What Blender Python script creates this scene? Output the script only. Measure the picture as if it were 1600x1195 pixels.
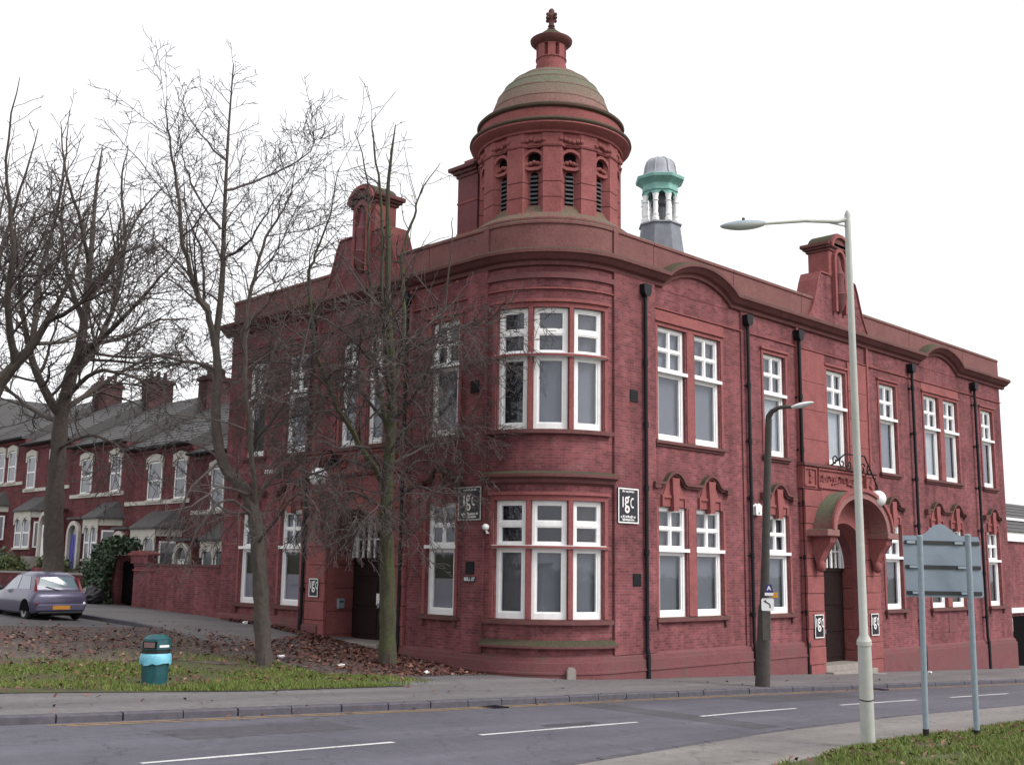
import bpy, bmesh, math, random
import numpy as np
from mathutils import Vector, Matrix

for _o in list(bpy.data.objects):
    bpy.data.objects.remove(_o, do_unlink=True)
S = bpy.context.scene
COL = S.collection
R_ = math.radians

# ------------------------------------------------------------------ camera
# world: X runs along the street front, Y along the side front, z = 0 at the ground-floor sills
CAM = np.array([-20.39420458, -19.18531781, 1.32824203])
YAW, PITCH, ROLL, FPX = R_(45.34812592), R_(9.44562034), R_(0.81178985), 1727.056
_F = np.array([math.cos(YAW)*math.cos(PITCH), math.sin(YAW)*math.cos(PITCH), math.sin(PITCH)])
_Rt = np.array([math.sin(YAW), -math.cos(YAW), 0.0])
_U = np.cross(_Rt, _F)
_r = math.cos(ROLL)*_Rt + math.sin(ROLL)*_U
_u = -math.sin(ROLL)*_Rt + math.cos(ROLL)*_U
cam_d = bpy.data.cameras.new('camera')
cam_d.sensor_fit = 'HORIZONTAL'
cam_d.sensor_width = 36.0
cam_d.lens = FPX/1600*36.0
cam_d.clip_start = 0.1
cam_d.clip_end = 3000
cam = bpy.data.objects.new('camera', cam_d)
COL.objects.link(cam)
cam.matrix_world = Matrix(((_r[0], _u[0], -_F[0], CAM[0]), (_r[1], _u[1], -_F[1], CAM[1]),
                           (_r[2], _u[2], -_F[2], CAM[2]), (0, 0, 0, 1)))
S.camera = cam

# ------------------------------------------------------------------ overcast sky and soft sun
w = bpy.data.worlds.new('World'); S.world = w; w.use_nodes = True
nt = w.node_tree; nt.nodes.clear()
sky = nt.nodes.new('ShaderNodeTexSky'); sky.sky_type = 'NISHITA'; sky.sun_disc = False
SUN_EL, SUN_AZ = R_(42), R_(-72)            # azimuth measured from +X towards +Y
sky.sun_elevation = SUN_EL; sky.sun_rotation = math.pi/2 - SUN_AZ
sky.air_density = 1.0; sky.dust_density = 4.0
hs = nt.nodes.new('ShaderNodeHueSaturation'); hs.inputs['Saturation'].default_value = 0.25
bgs = nt.nodes.new('ShaderNodeBackground'); bgs.inputs['Strength'].default_value = 0.05
cloud = nt.nodes.new('ShaderNodeBackground'); cloud.inputs['Strength'].default_value = 0.70
cloud.inputs['Color'].default_value = (0.985, 0.985, 1.0, 1)
add = nt.nodes.new('ShaderNodeAddShader'); out = nt.nodes.new('ShaderNodeOutputWorld')
nt.links.new(sky.outputs[0], hs.inputs['Color']); nt.links.new(hs.outputs[0], bgs.inputs['Color'])
nt.links.new(bgs.outputs[0], add.inputs[0]); nt.links.new(cloud.outputs[0], add.inputs[1])
nt.links.new(add.outputs[0], out.inputs['Surface'])
sd = bpy.data.lights.new('sun', 'SUN'); sd.energy = 1.5; sd.angle = R_(22); sd.color = (1.0, 0.97, 0.93)
sun = bpy.data.objects.new('sun', sd); COL.objects.link(sun)
sv = Vector((math.cos(SUN_EL)*math.cos(SUN_AZ), math.cos(SUN_EL)*math.sin(SUN_AZ), math.sin(SUN_EL)))
sun.rotation_euler = sv.to_track_quat('Z', 'Y').to_euler()
sun.location = (0, -30, 40)
S.view_settings.view_transform = 'Standard'
S.view_settings.look = 'None'
S.view_settings.exposure = 0.45
S.view_settings.gamma = 1.0
S.view_settings.use_curve_mapping = False
S.render.engine = 'CYCLES'

# ------------------------------------------------------------------ ground height and photo directions
def g(x, y):
    x = min(max(x, -60), 90)
    return -1.422 - .041*x + .08*min(max(y-2.5, 0), 9.5) + .025*min(max(y-12, 0), 40)

def ray(px, py):
    return _F + (px-800)/FPX*_r - (py-597.5)/FPX*_u
def at(px, py, d):
    return Vector(CAM + ray(px, py)*d)

# ------------------------------------------------------------------ materials
def nmat(name):
    m = bpy.data.materials.new(name); m.use_nodes = True
    t = m.node_tree; b = t.nodes['Principled BSDF']
    return m, t, b
def N(t, kind, **kw):
    n = t.nodes.new(kind)
    for k, v in kw.items(): setattr(n, k, v)
    return n
def noise(t, scale, detail=4, rough=.55, vec=None):
    n = N(t, 'ShaderNodeTexNoise'); n.inputs['Scale'].default_value = scale
    n.inputs['Detail'].default_value = detail; n.inputs['Roughness'].default_value = rough
    if vec is not None: t.links.new(vec, n.inputs['Vector'])
    return n.outputs['Fac']
def ramp(t, fac, stops):
    n = N(t, 'ShaderNodeValToRGB'); e = n.color_ramp.elements
    while len(e) < len(stops): e.new(.5)
    for el, (p, c) in zip(e, stops):
        el.position = p; el.color = tuple(c)+(1,) if len(c) == 3 else c
    t.links.new(fac, n.inputs['Fac'])
    return n.outputs['Color']
def mix(t, fac, a, b, mode='MIX'):
    n = N(t, 'ShaderNodeMix', data_type='RGBA', blend_type=mode)
    for s, v in ((n.inputs[0], fac), (n.inputs[6], a), (n.inputs[7], b)):
        if hasattr(v, 'is_output'): t.links.new(v, s)
        elif isinstance(v, (int, float)): s.default_value = v
        else: s.default_value = tuple(v)+(1,)
    return n.outputs[2]
def bump(t, b, h, strength=.3, dist=.02):
    n = N(t, 'ShaderNodeBump'); n.inputs['Strength'].default_value = strength; n.inputs['Distance'].default_value = dist
    t.links.new(h, n.inputs['Height']); t.links.new(n.outputs[0], b.inputs['Normal'])
def pos(t):
    return N(t, 'ShaderNodeNewGeometry').outputs['Position']

def plain(name, col, rough=.6, var=.25, scale=3.0, metal=0, bmp=.15, spec=None):
    m, t, b = nmat(name); P = pos(t)
    n1 = noise(t, scale, 5, .6, P); n2 = noise(t, scale*9, 3, .6, P)
    f = mix(t, .4, n1, n2)
    lo = [c*(1-var) for c in col]; hi = [min(1, c*(1+var)) for c in col]
    t.links.new(ramp(t, f, [(.3, lo), (.7, hi)]), b.inputs['Base Color'])
    b.inputs['Roughness'].default_value = rough; b.inputs['Metallic'].default_value = metal
    if spec is not None: b.inputs['Specular IOR Level'].default_value = spec
    if bmp: bump(t, b, n2, bmp, .01)
    return m

def brick(name, c1, c2, mortar, soot=.35):
    m, t, b = nmat(name); uv = N(t, 'ShaderNodeUVMap').outputs[0]; P = pos(t)
    bt = N(t, 'ShaderNodeTexBrick'); t.links.new(uv, bt.inputs['Vector'])
    bt.inputs['Scale'].default_value = 1.0; bt.inputs['Brick Width'].default_value = .225
    bt.inputs['Row Height'].default_value = .075; bt.inputs['Mortar Size'].default_value = .006
    bt.inputs['Mortar Smooth'].default_value = .3; bt.inputs['Bias'].default_value = -.15
    bt.inputs['Color1'].default_value = tuple(c1)+(1,); bt.inputs['Color2'].default_value = tuple(c2)+(1,)
    bt.inputs['Mortar'].default_value = tuple(mortar)+(1,)
    big = noise(t, .55, 6, .62, P); mid = noise(t, 4.0, 5, .6, P); fine = noise(t, 40, 2, .5, P)
    col = mix(t, 1.0, bt.outputs['Color'], ramp(t, big, [(.30, (1-soot,)*3), (.64, (1.16, 1.14, 1.16))]), 'MULTIPLY')
    col = mix(t, 1.0, col, ramp(t, mid, [(.3, (.82, .8, .84)), (.7, (1.14, 1.14, 1.14))]), 'MULTIPLY')
    st = ramp(t, noise(t, 2.2, 7, .7, P), [(.6, (0, 0, 0)), (.76, (1, 1, 1))])
    f = N(t, 'ShaderNodeMath', operation='MULTIPLY'); f.inputs[1].default_value = .38; t.links.new(st, f.inputs[0])
    col = mix(t, f.outputs[0], col, (.30, .24, .24))
    # streaks running down the brickwork
    mp = N(t, 'ShaderNodeMapping'); mp.inputs['Scale'].default_value = (2.2, 2.2, .16); t.links.new(P, mp.inputs['Vector'])
    col = mix(t, 1.0, col, ramp(t, noise(t, 1.0, 5, .62, mp.outputs[0]), [(.32, (.74, .74, .76)), (.58, (1.06, 1.06, 1.06))]), 'MULTIPLY')
    # damp and road dirt at the foot of the wall (position-based soiling of the brick itself)
    t.links.new(col, b.inputs['Base Color'])
    b.inputs['Roughness'].default_value = .9; b.inputs['Specular IOR Level'].default_value = .15
    inv = N(t, 'ShaderNodeMath', operation='SUBTRACT'); inv.inputs[0].default_value = 1; t.links.new(bt.outputs['Fac'], inv.inputs[1])
    h = N(t, 'ShaderNodeMath', operation='ADD'); t.links.new(inv.outputs[0], h.inputs[0]); t.links.new(fine, h.inputs[1])
    bump(t, b, h.outputs[0], .55, .008)
    return m

def moss_stone(name, base, moss, amount=.5, rough=.85, up=True):
    m, t, b = nmat(name); P = pos(t)
    n1 = noise(t, 1.6, 7, .68, P); n2 = noise(t, 18, 4, .6, P)
    lo = [c*.62 for c in base]; hi = [c*1.18 for c in base]
    c = ramp(t, mix(t, .5, n1, n2), [(.33, lo), (.66, hi)])
    fac = ramp(t, mix(t, .3, n1, n2), [(max(0, .62-amount*.4), (0, 0, 0)), (min(1, .82-amount*.4), (1, 1, 1))])
    if up:
        gz = N(t, 'ShaderNodeSeparateXYZ'); t.links.new(N(t, 'ShaderNodeNewGeometry').outputs['Normal'], gz.inputs[0])
        k = N(t, 'ShaderNodeMapRange'); k.inputs[1].default_value = -.05; k.inputs[2].default_value = .55; t.links.new(gz.outputs[2], k.inputs[0])
        fm = N(t, 'ShaderNodeMath', operation='MULTIPLY'); t.links.new(fac, fm.inputs[0]); t.links.new(k.outputs[0], fm.inputs[1]); fac = fm.outputs[0]
    mc = ramp(t, n2, [(.3, [c*.7 for c in moss]), (.7, [c*1.25 for c in moss])])
    t.links.new(mix(t, fac, c, mc), b.inputs['Base Color'])
    b.inputs['Roughness'].default_value = rough; b.inputs['Specular IOR Level'].default_value = .2
    bump(t, b, n2, .35, .015)
    return m

M = {}
M['brick'] = brick('red_brick', (.255, .083, .087), (.145, .051, .057), (.22, .14, .138))
M['brick_side'] = M['brick']
M['brick_house'] = brick('house_brick', (.175, .050, .054), (.105, .033, .038), (.16, .105, .10))
M['sooty'] = brick('sooty_brick', (.085, .040, .040), (.055, .028, .03), (.08, .06, .06))
M['terra'] = moss_stone('terracotta', (.29, .098, .097), (.14, .105, .085), .28)
M['terra_moss'] = moss_stone('mossy_terracotta', (.165, .068, .069), (.070, .065, .042), .9)
M['dome'] = moss_stone('mossy_dome_terracotta', (.32, .15, .145), (.130, .138, .096), .92)
M['roll'] = moss_stone('moss_covered_roll', (.15, .075, .068), (.070, .066, .042), .6, up=False)
M['coping'] = moss_stone('weathered_coping', (.21, .088, .088), (.135, .118, .080), .65)
M['plinth'] = moss_stone('plinth_terracotta', (.205, .078, .085), (.085, .075, .06), .3, up=False)
M['white'] = plain('white_paint', (.86, .86, .86), .45, .08, 6, bmp=.06)
M['cream'] = plain('cream_paint', (.50, .47, .42), .6, .2, 5)
M['black_iron'] = plain('black_cast_iron', (.010, .010, .014), .55, .3, 8, spec=.25)
M['door'] = plain('dark_painted_door', (.018, .010, .010), .6, .35, 6, spec=.15)
M['slate'] = plain('slate', (.050, .045, .047), .6, .3, 5, bmp=.3)
M['lead'] = plain('lead_sheet', (.30, .31, .35), .5, .3, 3)
M['lead_dark'] = plain('dull_lead', (.17, .18, .215), .6, .3, 3)
M['copper'] = plain('green_copper', (.20, .42, .37), .6, .3, 5)
M['galv'] = plain('galvanised_steel', (.26, .315, .37), .45, .16, 14)
M['alu'] = plain('grey_sign_back', (.195, .24, .295), .55, .10, 6, bmp=.04)
M['lampgrey'] = plain('pale_column_paint', (.44, .45, .42), .5, .12, 6)
M['lampbrown'] = plain('brown_column_paint', (.06, .052, .048), .6, .35, 8)
M['asphalt_dark'] = plain('joint_black', (.015, .013, .016), .8, .3, 8)
M['concrete'] = plain('step_stone', (.27, .24, .22), .85, .25, 5)
M['kerb'] = plain('kerb_granite', (.075, .068, .085), .75, .35, 7, bmp=.4)
M['bark'] = plain('bark', (.080, .066, .058), .95, .45, 9, bmp=.7)
M['bark_green'] = moss_stone('mossy_bark', (.085, .072, .06), (.075, .088, .035), .5, up=False)
M['twig'] = plain('twig_bark', (.078, .063, .061), .9, .35, 9, bmp=0)
M['tealbin'] = plain('teal_bin_plastic', (.010, .075, .088), .45, .25, 10)
M['bluebag'] = plain('pale_blue_bag', (.16, .47, .60), .4, .25, 12, bmp=.5)
M['brownpaper'] = plain('bin_notice', (.16, .10, .10), .7, .3, 20)
M['signblack'] = plain('sign_black', (.008, .007, .014), .35, .2, 6, bmp=0)
M['signwhite'] = plain('sign_white', (.82, .82, .82), .4, .03, 6, bmp=0)
M['signred'] = plain('sign_red', (.30, .01, .012), .4, .1, 6, bmp=0)
M['yellow'] = plain('yellow_plastic', (.60, .28, .02), .5, .1, 6, bmp=0)
M['blind'] = plain('grey_blind', (.225, .235, .26), .8, .08, 3, bmp=.05)
M['blind_pale'] = plain('pale_net_curtain', (.62, .66, .66), .85, .12, 3, bmp=.1)
M['film'] = plain('frosted_film', (.42, .40, .45), .7, .06, 3, bmp=0)
M['dark_room'] = plain('dim_interior', (.030, .028, .033), .9, .3, 2, bmp=0)
M['dark_blind'] = plain('dark_blind', (.14, .138, .145), .9, .2, 2, bmp=0)
M['globe'] = plain('opal_globe', (.86, .86, .88), .25, .02, 3, bmp=0)
M['louvre'] = plain('louvre_slate', (.07, .075, .085), .6, .3, 9)
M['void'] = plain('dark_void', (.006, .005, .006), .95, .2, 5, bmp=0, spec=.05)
M['ivy'] = plain('ivy_leaf', (.045, .075, .035), .55, .45, 4, bmp=0)
M['shrub'] = plain('shrub_leaf', (.10, .13, .04), .6, .45, 4, bmp=0)
M['soil'] = plain('soil', (.088, .066, .060), .95, .35, 5, bmp=.6)
M['bluedoor'] = plain('blue_door', (.035, .04, .30), .4, .15, 6)
M['rubber'] = plain('tyre_rubber', (.014, .014, .016), .8, .3, 12)
M['rim'] = plain('wheel_rim', (.30, .30, .32), .35, .15, 10, metal=.6)
M['redlens'] = plain('tail_lamp_red', (.16, .015, .02), .15, .1, 6, bmp=0)
M['plate'] = plain('yellow_number_plate', (.55, .24, .03), .4, .05, 6, bmp=0)
M['blackplastic'] = plain('black_plastic', (.018, .018, .020), .5, .2, 10)
M['binbag'] = plain('black_bin_bag', (.03, .03, .036), .28, .3, 9, bmp=.5)

def glass(name, tint, gloss=.10):
    m, t, b = nmat(name); t.nodes.remove(b)
    tr = N(t, 'ShaderNodeBsdfTransparent'); tr.inputs[0].default_value = tuple(tint)+(1,)
    gl = N(t, 'ShaderNodeBsdfGlossy'); gl.inputs['Roughness'].default_value = .04; gl.inputs[0].default_value = (.9, .92, 1, 1)
    fr = N(t, 'ShaderNodeLayerWeight'); fr.inputs['Blend'].default_value = .5
    pw_ = N(t, 'ShaderNodeMath', operation='POWER'); pw_.inputs[1].default_value = 4.5; t.links.new(fr.outputs['Facing'], pw_.inputs[0])
    a = N(t, 'ShaderNodeMath', operation='MULTIPLY_ADD'); a.inputs[1].default_value = .9; a.inputs[2].default_value = .045+gloss; t.links.new(pw_.outputs[0], a.inputs[0])
    nb = N(t, 'ShaderNodeBump'); nb.inputs['Strength'].default_value = .06; nb.inputs['Distance'].default_value = .05
    t.links.new(noise(t, 1.7, 2, .5, pos(t)), nb.inputs['Height']); t.links.new(nb.outputs[0], gl.inputs['Normal'])
    mx = N(t, 'ShaderNodeMixShader')
    t.links.new(a.outputs[0], mx.inputs[0]); t.links.new(tr.outputs[0], mx.inputs[1]); t.links.new(gl.outputs[0], mx.inputs[2])
    t.links.new(mx.outputs[0], t.nodes['Material Output'].inputs['Surface'])
    return m
M['glass'] = glass('window_glass', (.85, .86, .88), .0)
M['carglass'] = glass('car_glass', (.25, .28, .30), .18)

def carpaint():
    m, t, b = nmat('mauve_silver_paint')
    n = noise(t, 60, 2, .5, pos(t))
    t.links.new(ramp(t, n, [(.3, (.085, .078, .135)), (.7, (.115, .105, .175))]), b.inputs['Base Color'])
    b.inputs['Metallic'].default_value = .35; b.inputs['Roughness'].default_value = .35
    b.inputs['Coat Weight'].default_value = .45; b.inputs['Coat Roughness'].default_value = .06
    return m
M['carpaint'] = carpaint()

def asphalt(name, base, patch, scale=1.0, rough=.85):
    m, t, b = nmat(name); P = pos(t)
    mp = N(t, 'ShaderNodeMapping'); mp.inputs['Scale'].default_value = (.12, 1.1, 1); t.links.new(P, mp.inputs['Vector'])
    tracks = noise(t, 1.0, 4, .55, mp.outputs[0])
    blot = noise(t, .45*scale, 7, .65, P); fine = noise(t, 55, 3, .7, P); mid = noise(t, 6, 5, .6, P)
    c = ramp(t, fine, [(.25, [v*.55 for v in base]), (.75, [v*1.5 for v in base])])
    c = mix(t, ramp(t, blot, [(.45, (0, 0, 0)), (.68, (.75, .75, .75))]), c, patch)
    c = mix(t, 1.0, c, ramp(t, tracks, [(.3, (.78, .78, .8)), (.7, (1.2, 1.2, 1.2))]), 'MULTIPLY')
    c = mix(t, 1.0, c, ramp(t, mid, [(.3, (.85, .85, .85)), (.7, (1.12, 1.12, 1.12))]), 'MULTIPLY')
    vo = N(t, 'ShaderNodeTexVoronoi', feature='DISTANCE_TO_EDGE'); vo.inputs['Scale'].default_value = .55
    dv = N(t, 'ShaderNodeVectorMath', operation='ADD'); t.links.new(P, dv.inputs[0])
    nv = N(t, 'ShaderNodeTexNoise'); nv.inputs['Scale'].default_value = 2.2; t.links.new(P, nv.inputs['Vector'])
    sc = N(t, 'ShaderNodeVectorMath', operation='SCALE'); sc.inputs['Scale'].default_value = .9; t.links.new(nv.outputs['Color'], sc.inputs[0]); t.links.new(sc.outputs[0], dv.inputs[1])
    t.links.new(dv.outputs[0], vo.inputs['Vector'])
    crack = ramp(t, vo.outputs['Distance'], [(.0, (.55, .55, .55)), (.012, (1, 1, 1))])
    c = mix(t, 1.0, c, crack, 'MULTIPLY')
    t.links.new(c, b.inputs['Base Color']); b.inputs['Roughness'].default_value = rough
    bump(t, b, fine, .5, .01)
    return m
M['road'] = asphalt('road_asphalt', (.088, .085, .106), (.112, .108, .132), rough=.72)
M['street'] = asphalt('side_street_asphalt', (.085, .078, .082), (.11, .10, .105))
M['pave'] = asphalt('footway_asphalt', (.135, .125, .128), (.170, .157, .16), .8)
M['pave_near'] = asphalt('near_footway', (.170, .157, .150), (.21, .192, .182), .8)
def grass_ground():
    m, t, b = nmat('grass_turf'); P = pos(t)
    n = noise(t, .9, 6, .65, P); f = noise(t, 25, 3, .6, P)
    c = ramp(t, mix(t, .45, n, f), [(.36, (.055, .040, .030)), (.47, (.062, .060, .024)), (.6, (.085, .105, .026))])
    t.links.new(c, b.inputs['Base Color']); b.inputs['Roughness'].default_value = .95
    bump(t, b, f, .9, .03)
    return m
M['turf'] = grass_ground()
def vcol(name, stops, rough=.8, transl=0):
    m, t, b = nmat(name)
    oi = N(t, 'ShaderNodeNewGeometry').outputs['Random Per Island']
    t.links.new(ramp(t, oi, stops), b.inputs['Base Color']); b.inputs['Roughness'].default_value = rough
    return m
M['blade'] = vcol('grass_blade', [(0, (.080, .125, .018)), (.55, (.120, .175, .024)), (.8, (.16, .175, .04)), (1, (.15, .11, .055))], .7)
M['leaflitter'] = vcol('dead_leaf', [(0, (.055, .018, .018)), (.5, (.12, .038, .032)), (.85, (.17, .075, .05)), (1, (.28, .17, .12))], .7)
M['orange_leaf'] = vcol('orange_leaf', [(0, (.35, .12, .04)), (1, (.5, .25, .12))], .7)
M['ivyleaf'] = vcol('ivy_leaves', [(0, (.022, .045, .020)), (.6, (.045, .085, .040)), (1, (.12, .16, .10))], .5)
M['shrubleaf'] = vcol('shrub_leaves', [(0, (.03, .05, .02)), (.6, (.07, .10, .03)), (1, (.17, .17, .06))], .6)
def worn_paint(name, col, under, amt):
    m, t, b = nmat(name); P = pos(t)
    n = mix(t, .5, noise(t, 3, 6, .7, P), noise(t, 30, 3, .6, P))
    t.links.new(mix(t, ramp(t, n, [(amt-.07, (1, 1, 1)), (amt+.07, (0, 0, 0))]), col, under), b.inputs['Base Color'])
    b.inputs['Roughness'].default_value = .7
    return m
M['whiteline'] = worn_paint('worn_white_line', (.58, .57, .57), (.12, .11, .14), .40)
M['yellowline'] = worn_paint('worn_yellow_line', (.36, .22, .075), (.13, .105, .10), .46)
M['orangeline'] = worn_paint('worn_orange_edge', (.30, .17, .085), (.15, .12, .11), .48)

# ------------------------------------------------------------------ objects and parts
def setp(o, label=None, cat=None, group=None, kind=None):
    for k, v in (('label', label), ('category', cat), ('group', group), ('kind', kind)):
        if v is not None: o[k] = v
    return o
def thing(name, loc, label, cat, group=None):
    o = bpy.data.objects.new(name, None); COL.objects.link(o)
    o.empty_display_size = .3; o.location = loc
    return setp(o, label, cat, group)
def wloc(o):
    v = Vector(o.location)
    while o.parent is not None:
        o = o.parent; v = v + Vector(o.location)
    return v

class MB:
    def __init__(s): s.v = []; s.f = []
    def add(s, vs, fs):
        n = len(s.v); s.v += [tuple(p) for p in vs]; s.f += [tuple(i+n for i in f) for f in fs]
    def box(s, m, u0, u1, d0, d1, z0, z1, nu=1):
        vs = []; fs = []
        for i in range(nu+1):
            u = u0+(u1-u0)*i/nu
            vs += [m(u, d0, z0), m(u, d1, z0), m(u, d1, z1), m(u, d0, z1)]
        for i in range(nu):
            a = i*4; b = a+4
            for k in range(4): fs.append((a+k, a+(k+1) % 4, b+(k+1) % 4, b+k))
        fs += [(0, 3, 2, 1), (nu*4, nu*4+1, nu*4+2, nu*4+3)]
        s.add(vs, fs); return s
    def prism(s, m, poly, d0, d1):
        n = len(poly)
        vs = [m(u, d0, z) for u, z in poly]+[m(u, d1, z) for u, z in poly]
        fs = [tuple(range(n)), tuple(range(2*n-1, n-1, -1))]+[(i, (i+1) % n, n+(i+1) % n, n+i) for i in range(n)]
        s.add(vs, fs); return s
    def stations(s, st, prof, closed=True, caps=True):
        # st: list of (map,u,dz); prof: closed ring of (d,z)
        n = len(prof); vs = []; fs = []
        for (m, u, dz) in st: vs += [m(u, d, z+dz) for d, z in prof]
        for i in range(len(st)-1):
            for k in range(n if closed else n-1):
                a = i*n+k; b = i*n+(k+1) % n
                fs.append((a, b, b+n, a+n))
        if caps and closed:
            fs += [tuple(range(n-1, -1, -1)), tuple((len(st)-1)*n+k for k in range(n))]
        s.add(vs, fs); return s
    def band(s, m, path, d0, d1, h):
        # ribbon of height h following (u,z) path in a facade plane, standing proud from d0 to d1
        pts = [Vector(p) for p in path]; n = len(pts); vs = []; fs = []
        for i, p in enumerate(pts):
            t = (pts[min(i+1, n-1)]-pts[max(i-1, 0)]).normalized(); nn = Vector((-t.y, t.x))
            a = p+nn*h/2; b = p-nn*h/2
            vs += [m(a.x, d0, a.y), m(a.x, d1, a.y), m(b.x, d1, b.y), m(b.x, d0, b.y)]
        for i in range(n-1):
            for k in range(4): fs.append((i*4+k, i*4+(k+1) % 4, i*4+4+(k+1) % 4, i*4+4+k))
        fs += [(3, 2, 1, 0), tuple((n-1)*4+k for k in range(4))]
        s.add(vs, fs); return s
    def lathe(s, c, prof, n=48, a0=0.0):
        vs = []; fs = []; k = len(prof)
        for r, z in prof:
            vs += [(c[0]+r*math.cos(a0+2*math.pi*i/n), c[1]+r*math.sin(a0+2*math.pi*i/n), z) for i in range(n)]
        for j in range(k-1):
            for i in range(n): fs.append((j*n+i, j*n+(i+1) % n, (j+1)*n+(i+1) % n, (j+1)*n+i))
        fs += [tuple(range(n-1, -1, -1)), tuple((k-1)*n+i for i in range(n))]
        s.add(vs, fs); return s
    def ring(s, poly0, poly1):
        # wall between two stacked plan polygons, capped
        n = len(poly0)
        s.add(list(poly0)+list(poly1), [(i, (i+1) % n, n+(i+1) % n, n+i) for i in range(n)]+[tuple(range(n-1, -1, -1)), tuple(range(n, 2*n))])
        return s
    def tube(s, pts, rad, n=8):
        pts = [Vector(p) for p in pts]; k = len(pts); vs = []; fs = []
        if not hasattr(rad, '__len__'): rad = [rad]*k
        side = None
        for i, p in enumerate(pts):
            t = (pts[min(i+1, k-1)]-pts[max(i-1, 0)]).normalized()
            if side is None: side = t.orthogonal().normalized()
            side = (side-t*side.dot(t)).normalized(); b = t.cross(side)
            vs += [p+(side*math.cos(2*math.pi*j/n)+b*math.sin(2*math.pi*j/n))*rad[i] for j in range(n)]
        for i in range(k-1):
            for j in range(n): fs.append((i*n+j, i*n+(j+1) % n, (i+1)*n+(j+1) % n, (i+1)*n+j))
        fs += [tuple(range(n-1, -1, -1)), tuple((k-1)*n+j for j in range(n))]
        s.add(vs, fs); return s
    def sphere(s, c, r, nu=14, nv=9, sc=(1, 1, 1)):
        vs = [(c[0], c[1], c[2]-r*sc[2])]; fs = []
        for j in range(1, nv):
            a = -math.pi/2+math.pi*j/nv
            vs += [(c[0]+r*sc[0]*math.cos(a)*math.cos(2*math.pi*i/nu), c[1]+r*sc[1]*math.cos(a)*math.sin(2*math.pi*i/nu), c[2]+r*sc[2]*math.sin(a)) for i in range(nu)]
        vs.append((c[0], c[1], c[2]+r*sc[2])); L = len(vs)-1
        for i in range(nu):
            fs.append((0, 1+(i+1) % nu, 1+i)); fs.append((L, 1+(nv-2)*nu+i, 1+(nv-2)*nu+(i+1) % nu))
        for j in range(nv-2):
            for i in range(nu): fs.append((1+j*nu+i, 1+j*nu+(i+1) % nu, 1+(j+1)*nu+(i+1) % nu, 1+(j+1)*nu+i))
        s.add(vs, fs); return s
    def build(s, name, mat, parent=None, smooth=False, bevel=0, uv=True, fixn=True):
        me = bpy.data.meshes.new(name)
        off = wloc(parent) if parent is not None else Vector((0, 0, 0))
        me.from_pydata([tuple(Vector(p)-off) for p in s.v], [], s.f)
        if fixn or bevel:
            bm = bmesh.new(); bm.from_mesh(me)
            bmesh.ops.remove_doubles(bm, verts=bm.verts, dist=1e-5)
            if bevel: bmesh.ops.bevel(bm, geom=[e for e in bm.edges if len(e.link_faces) == 2 and e.calc_face_angle(0) > .6], offset=bevel, segments=1, affect='EDGES', clamp_overlap=True)
            bmesh.ops.recalc_face_normals(bm, faces=bm.faces)
            bm.to_mesh(me); bm.free()
        if uv: box_uv(me, off)
        if smooth:
            me.polygons.foreach_set('use_smooth', [True]*len(me.polygons))
            try: me.set_sharp_from_angle(angle=R_(38))
            except Exception: pass
        me.materials.append(M[mat] if isinstance(mat, str) else mat)
        o = bpy.data.objects.new(name, me); COL.objects.link(o)
        if parent is not None: o.parent = parent
        return o

def box_uv(me, off):
    uvl = me.uv_layers.new(name='UVMap').data
    for p in me.polygons:
        n = p.normal
        if abs(n.z) > .75:
            for li in p.loop_indices:
                c = me.vertices[me.loops[li].vertex_index].co+off; uvl[li].uv = (c.x, c.y)
        else:
            t = Vector((-n.y, n.x, 0)).normalized()
            if t.x+t.y < 0: t = -t
            for li in p.loop_indices:
                c = me.vertices[me.loops[li].vertex_index].co+off; uvl[li].uv = (c.dot(t), c.z)

def xyz(u, d, z): return (u, d, z)
def frame(origin, ax, ay):
    o = Vector(origin); ax = Vector(ax); ay = Vector(ay)
    return lambda u, d, z: o+ax*u+ay*d+Vector((0, 0, z))

# ================================================================== THE SETTING
def sheet(name, xs, ylo, yhi, ny, off, mat, parent=None, kind='structure', label=None, thick=0):
    vs = []; fs = []
    for x in xs:
        for j in range(ny+1):
            y = ylo(x)+(yhi(x)-ylo(x))*j/ny
            vs.append((x, y, g(x, y)+off))
    for i in range(len(xs)-1):
        for j in range(ny):
            a = i*(ny+1)+j; fs.append((a, a+ny+1, a+ny+2, a+1))
    b = MB(); b.v = vs; b.f = fs
    o = b.build(name, mat, parent)
    if parent is None: setp(o, label, kind=kind)
    return o
def lin(a, b, n): return [a+(b-a)*i/n for i in range(n+1)]
def pw(pts):
    xs = [p[0] for p in pts]; ys = [p[1] for p in pts]
    return lambda x: float(np.interp(x, xs, ys))
yF = pw([(-80, 1.2), (-14.2, -2.8), (-6.4, -3.15), (-.4, -3.18), (4, -3.25), (18.6, -3.85), (95, -5)])
yN = pw([(-80, -22), (-16, -10.8), (-9.3, -9.62), (-4.1, -8.86), (.9, -8.5), (8, -8.45), (30, -9.0), (95, -10)])
yG = pw([(-80, -26), (-16, -14.2), (-7.5, -11.25), (-3.9, -10.75), (2.2, -10.55), (30, -11), (95, -12)])
XS = sorted(set(lin(-80, 95, 175)))
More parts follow.
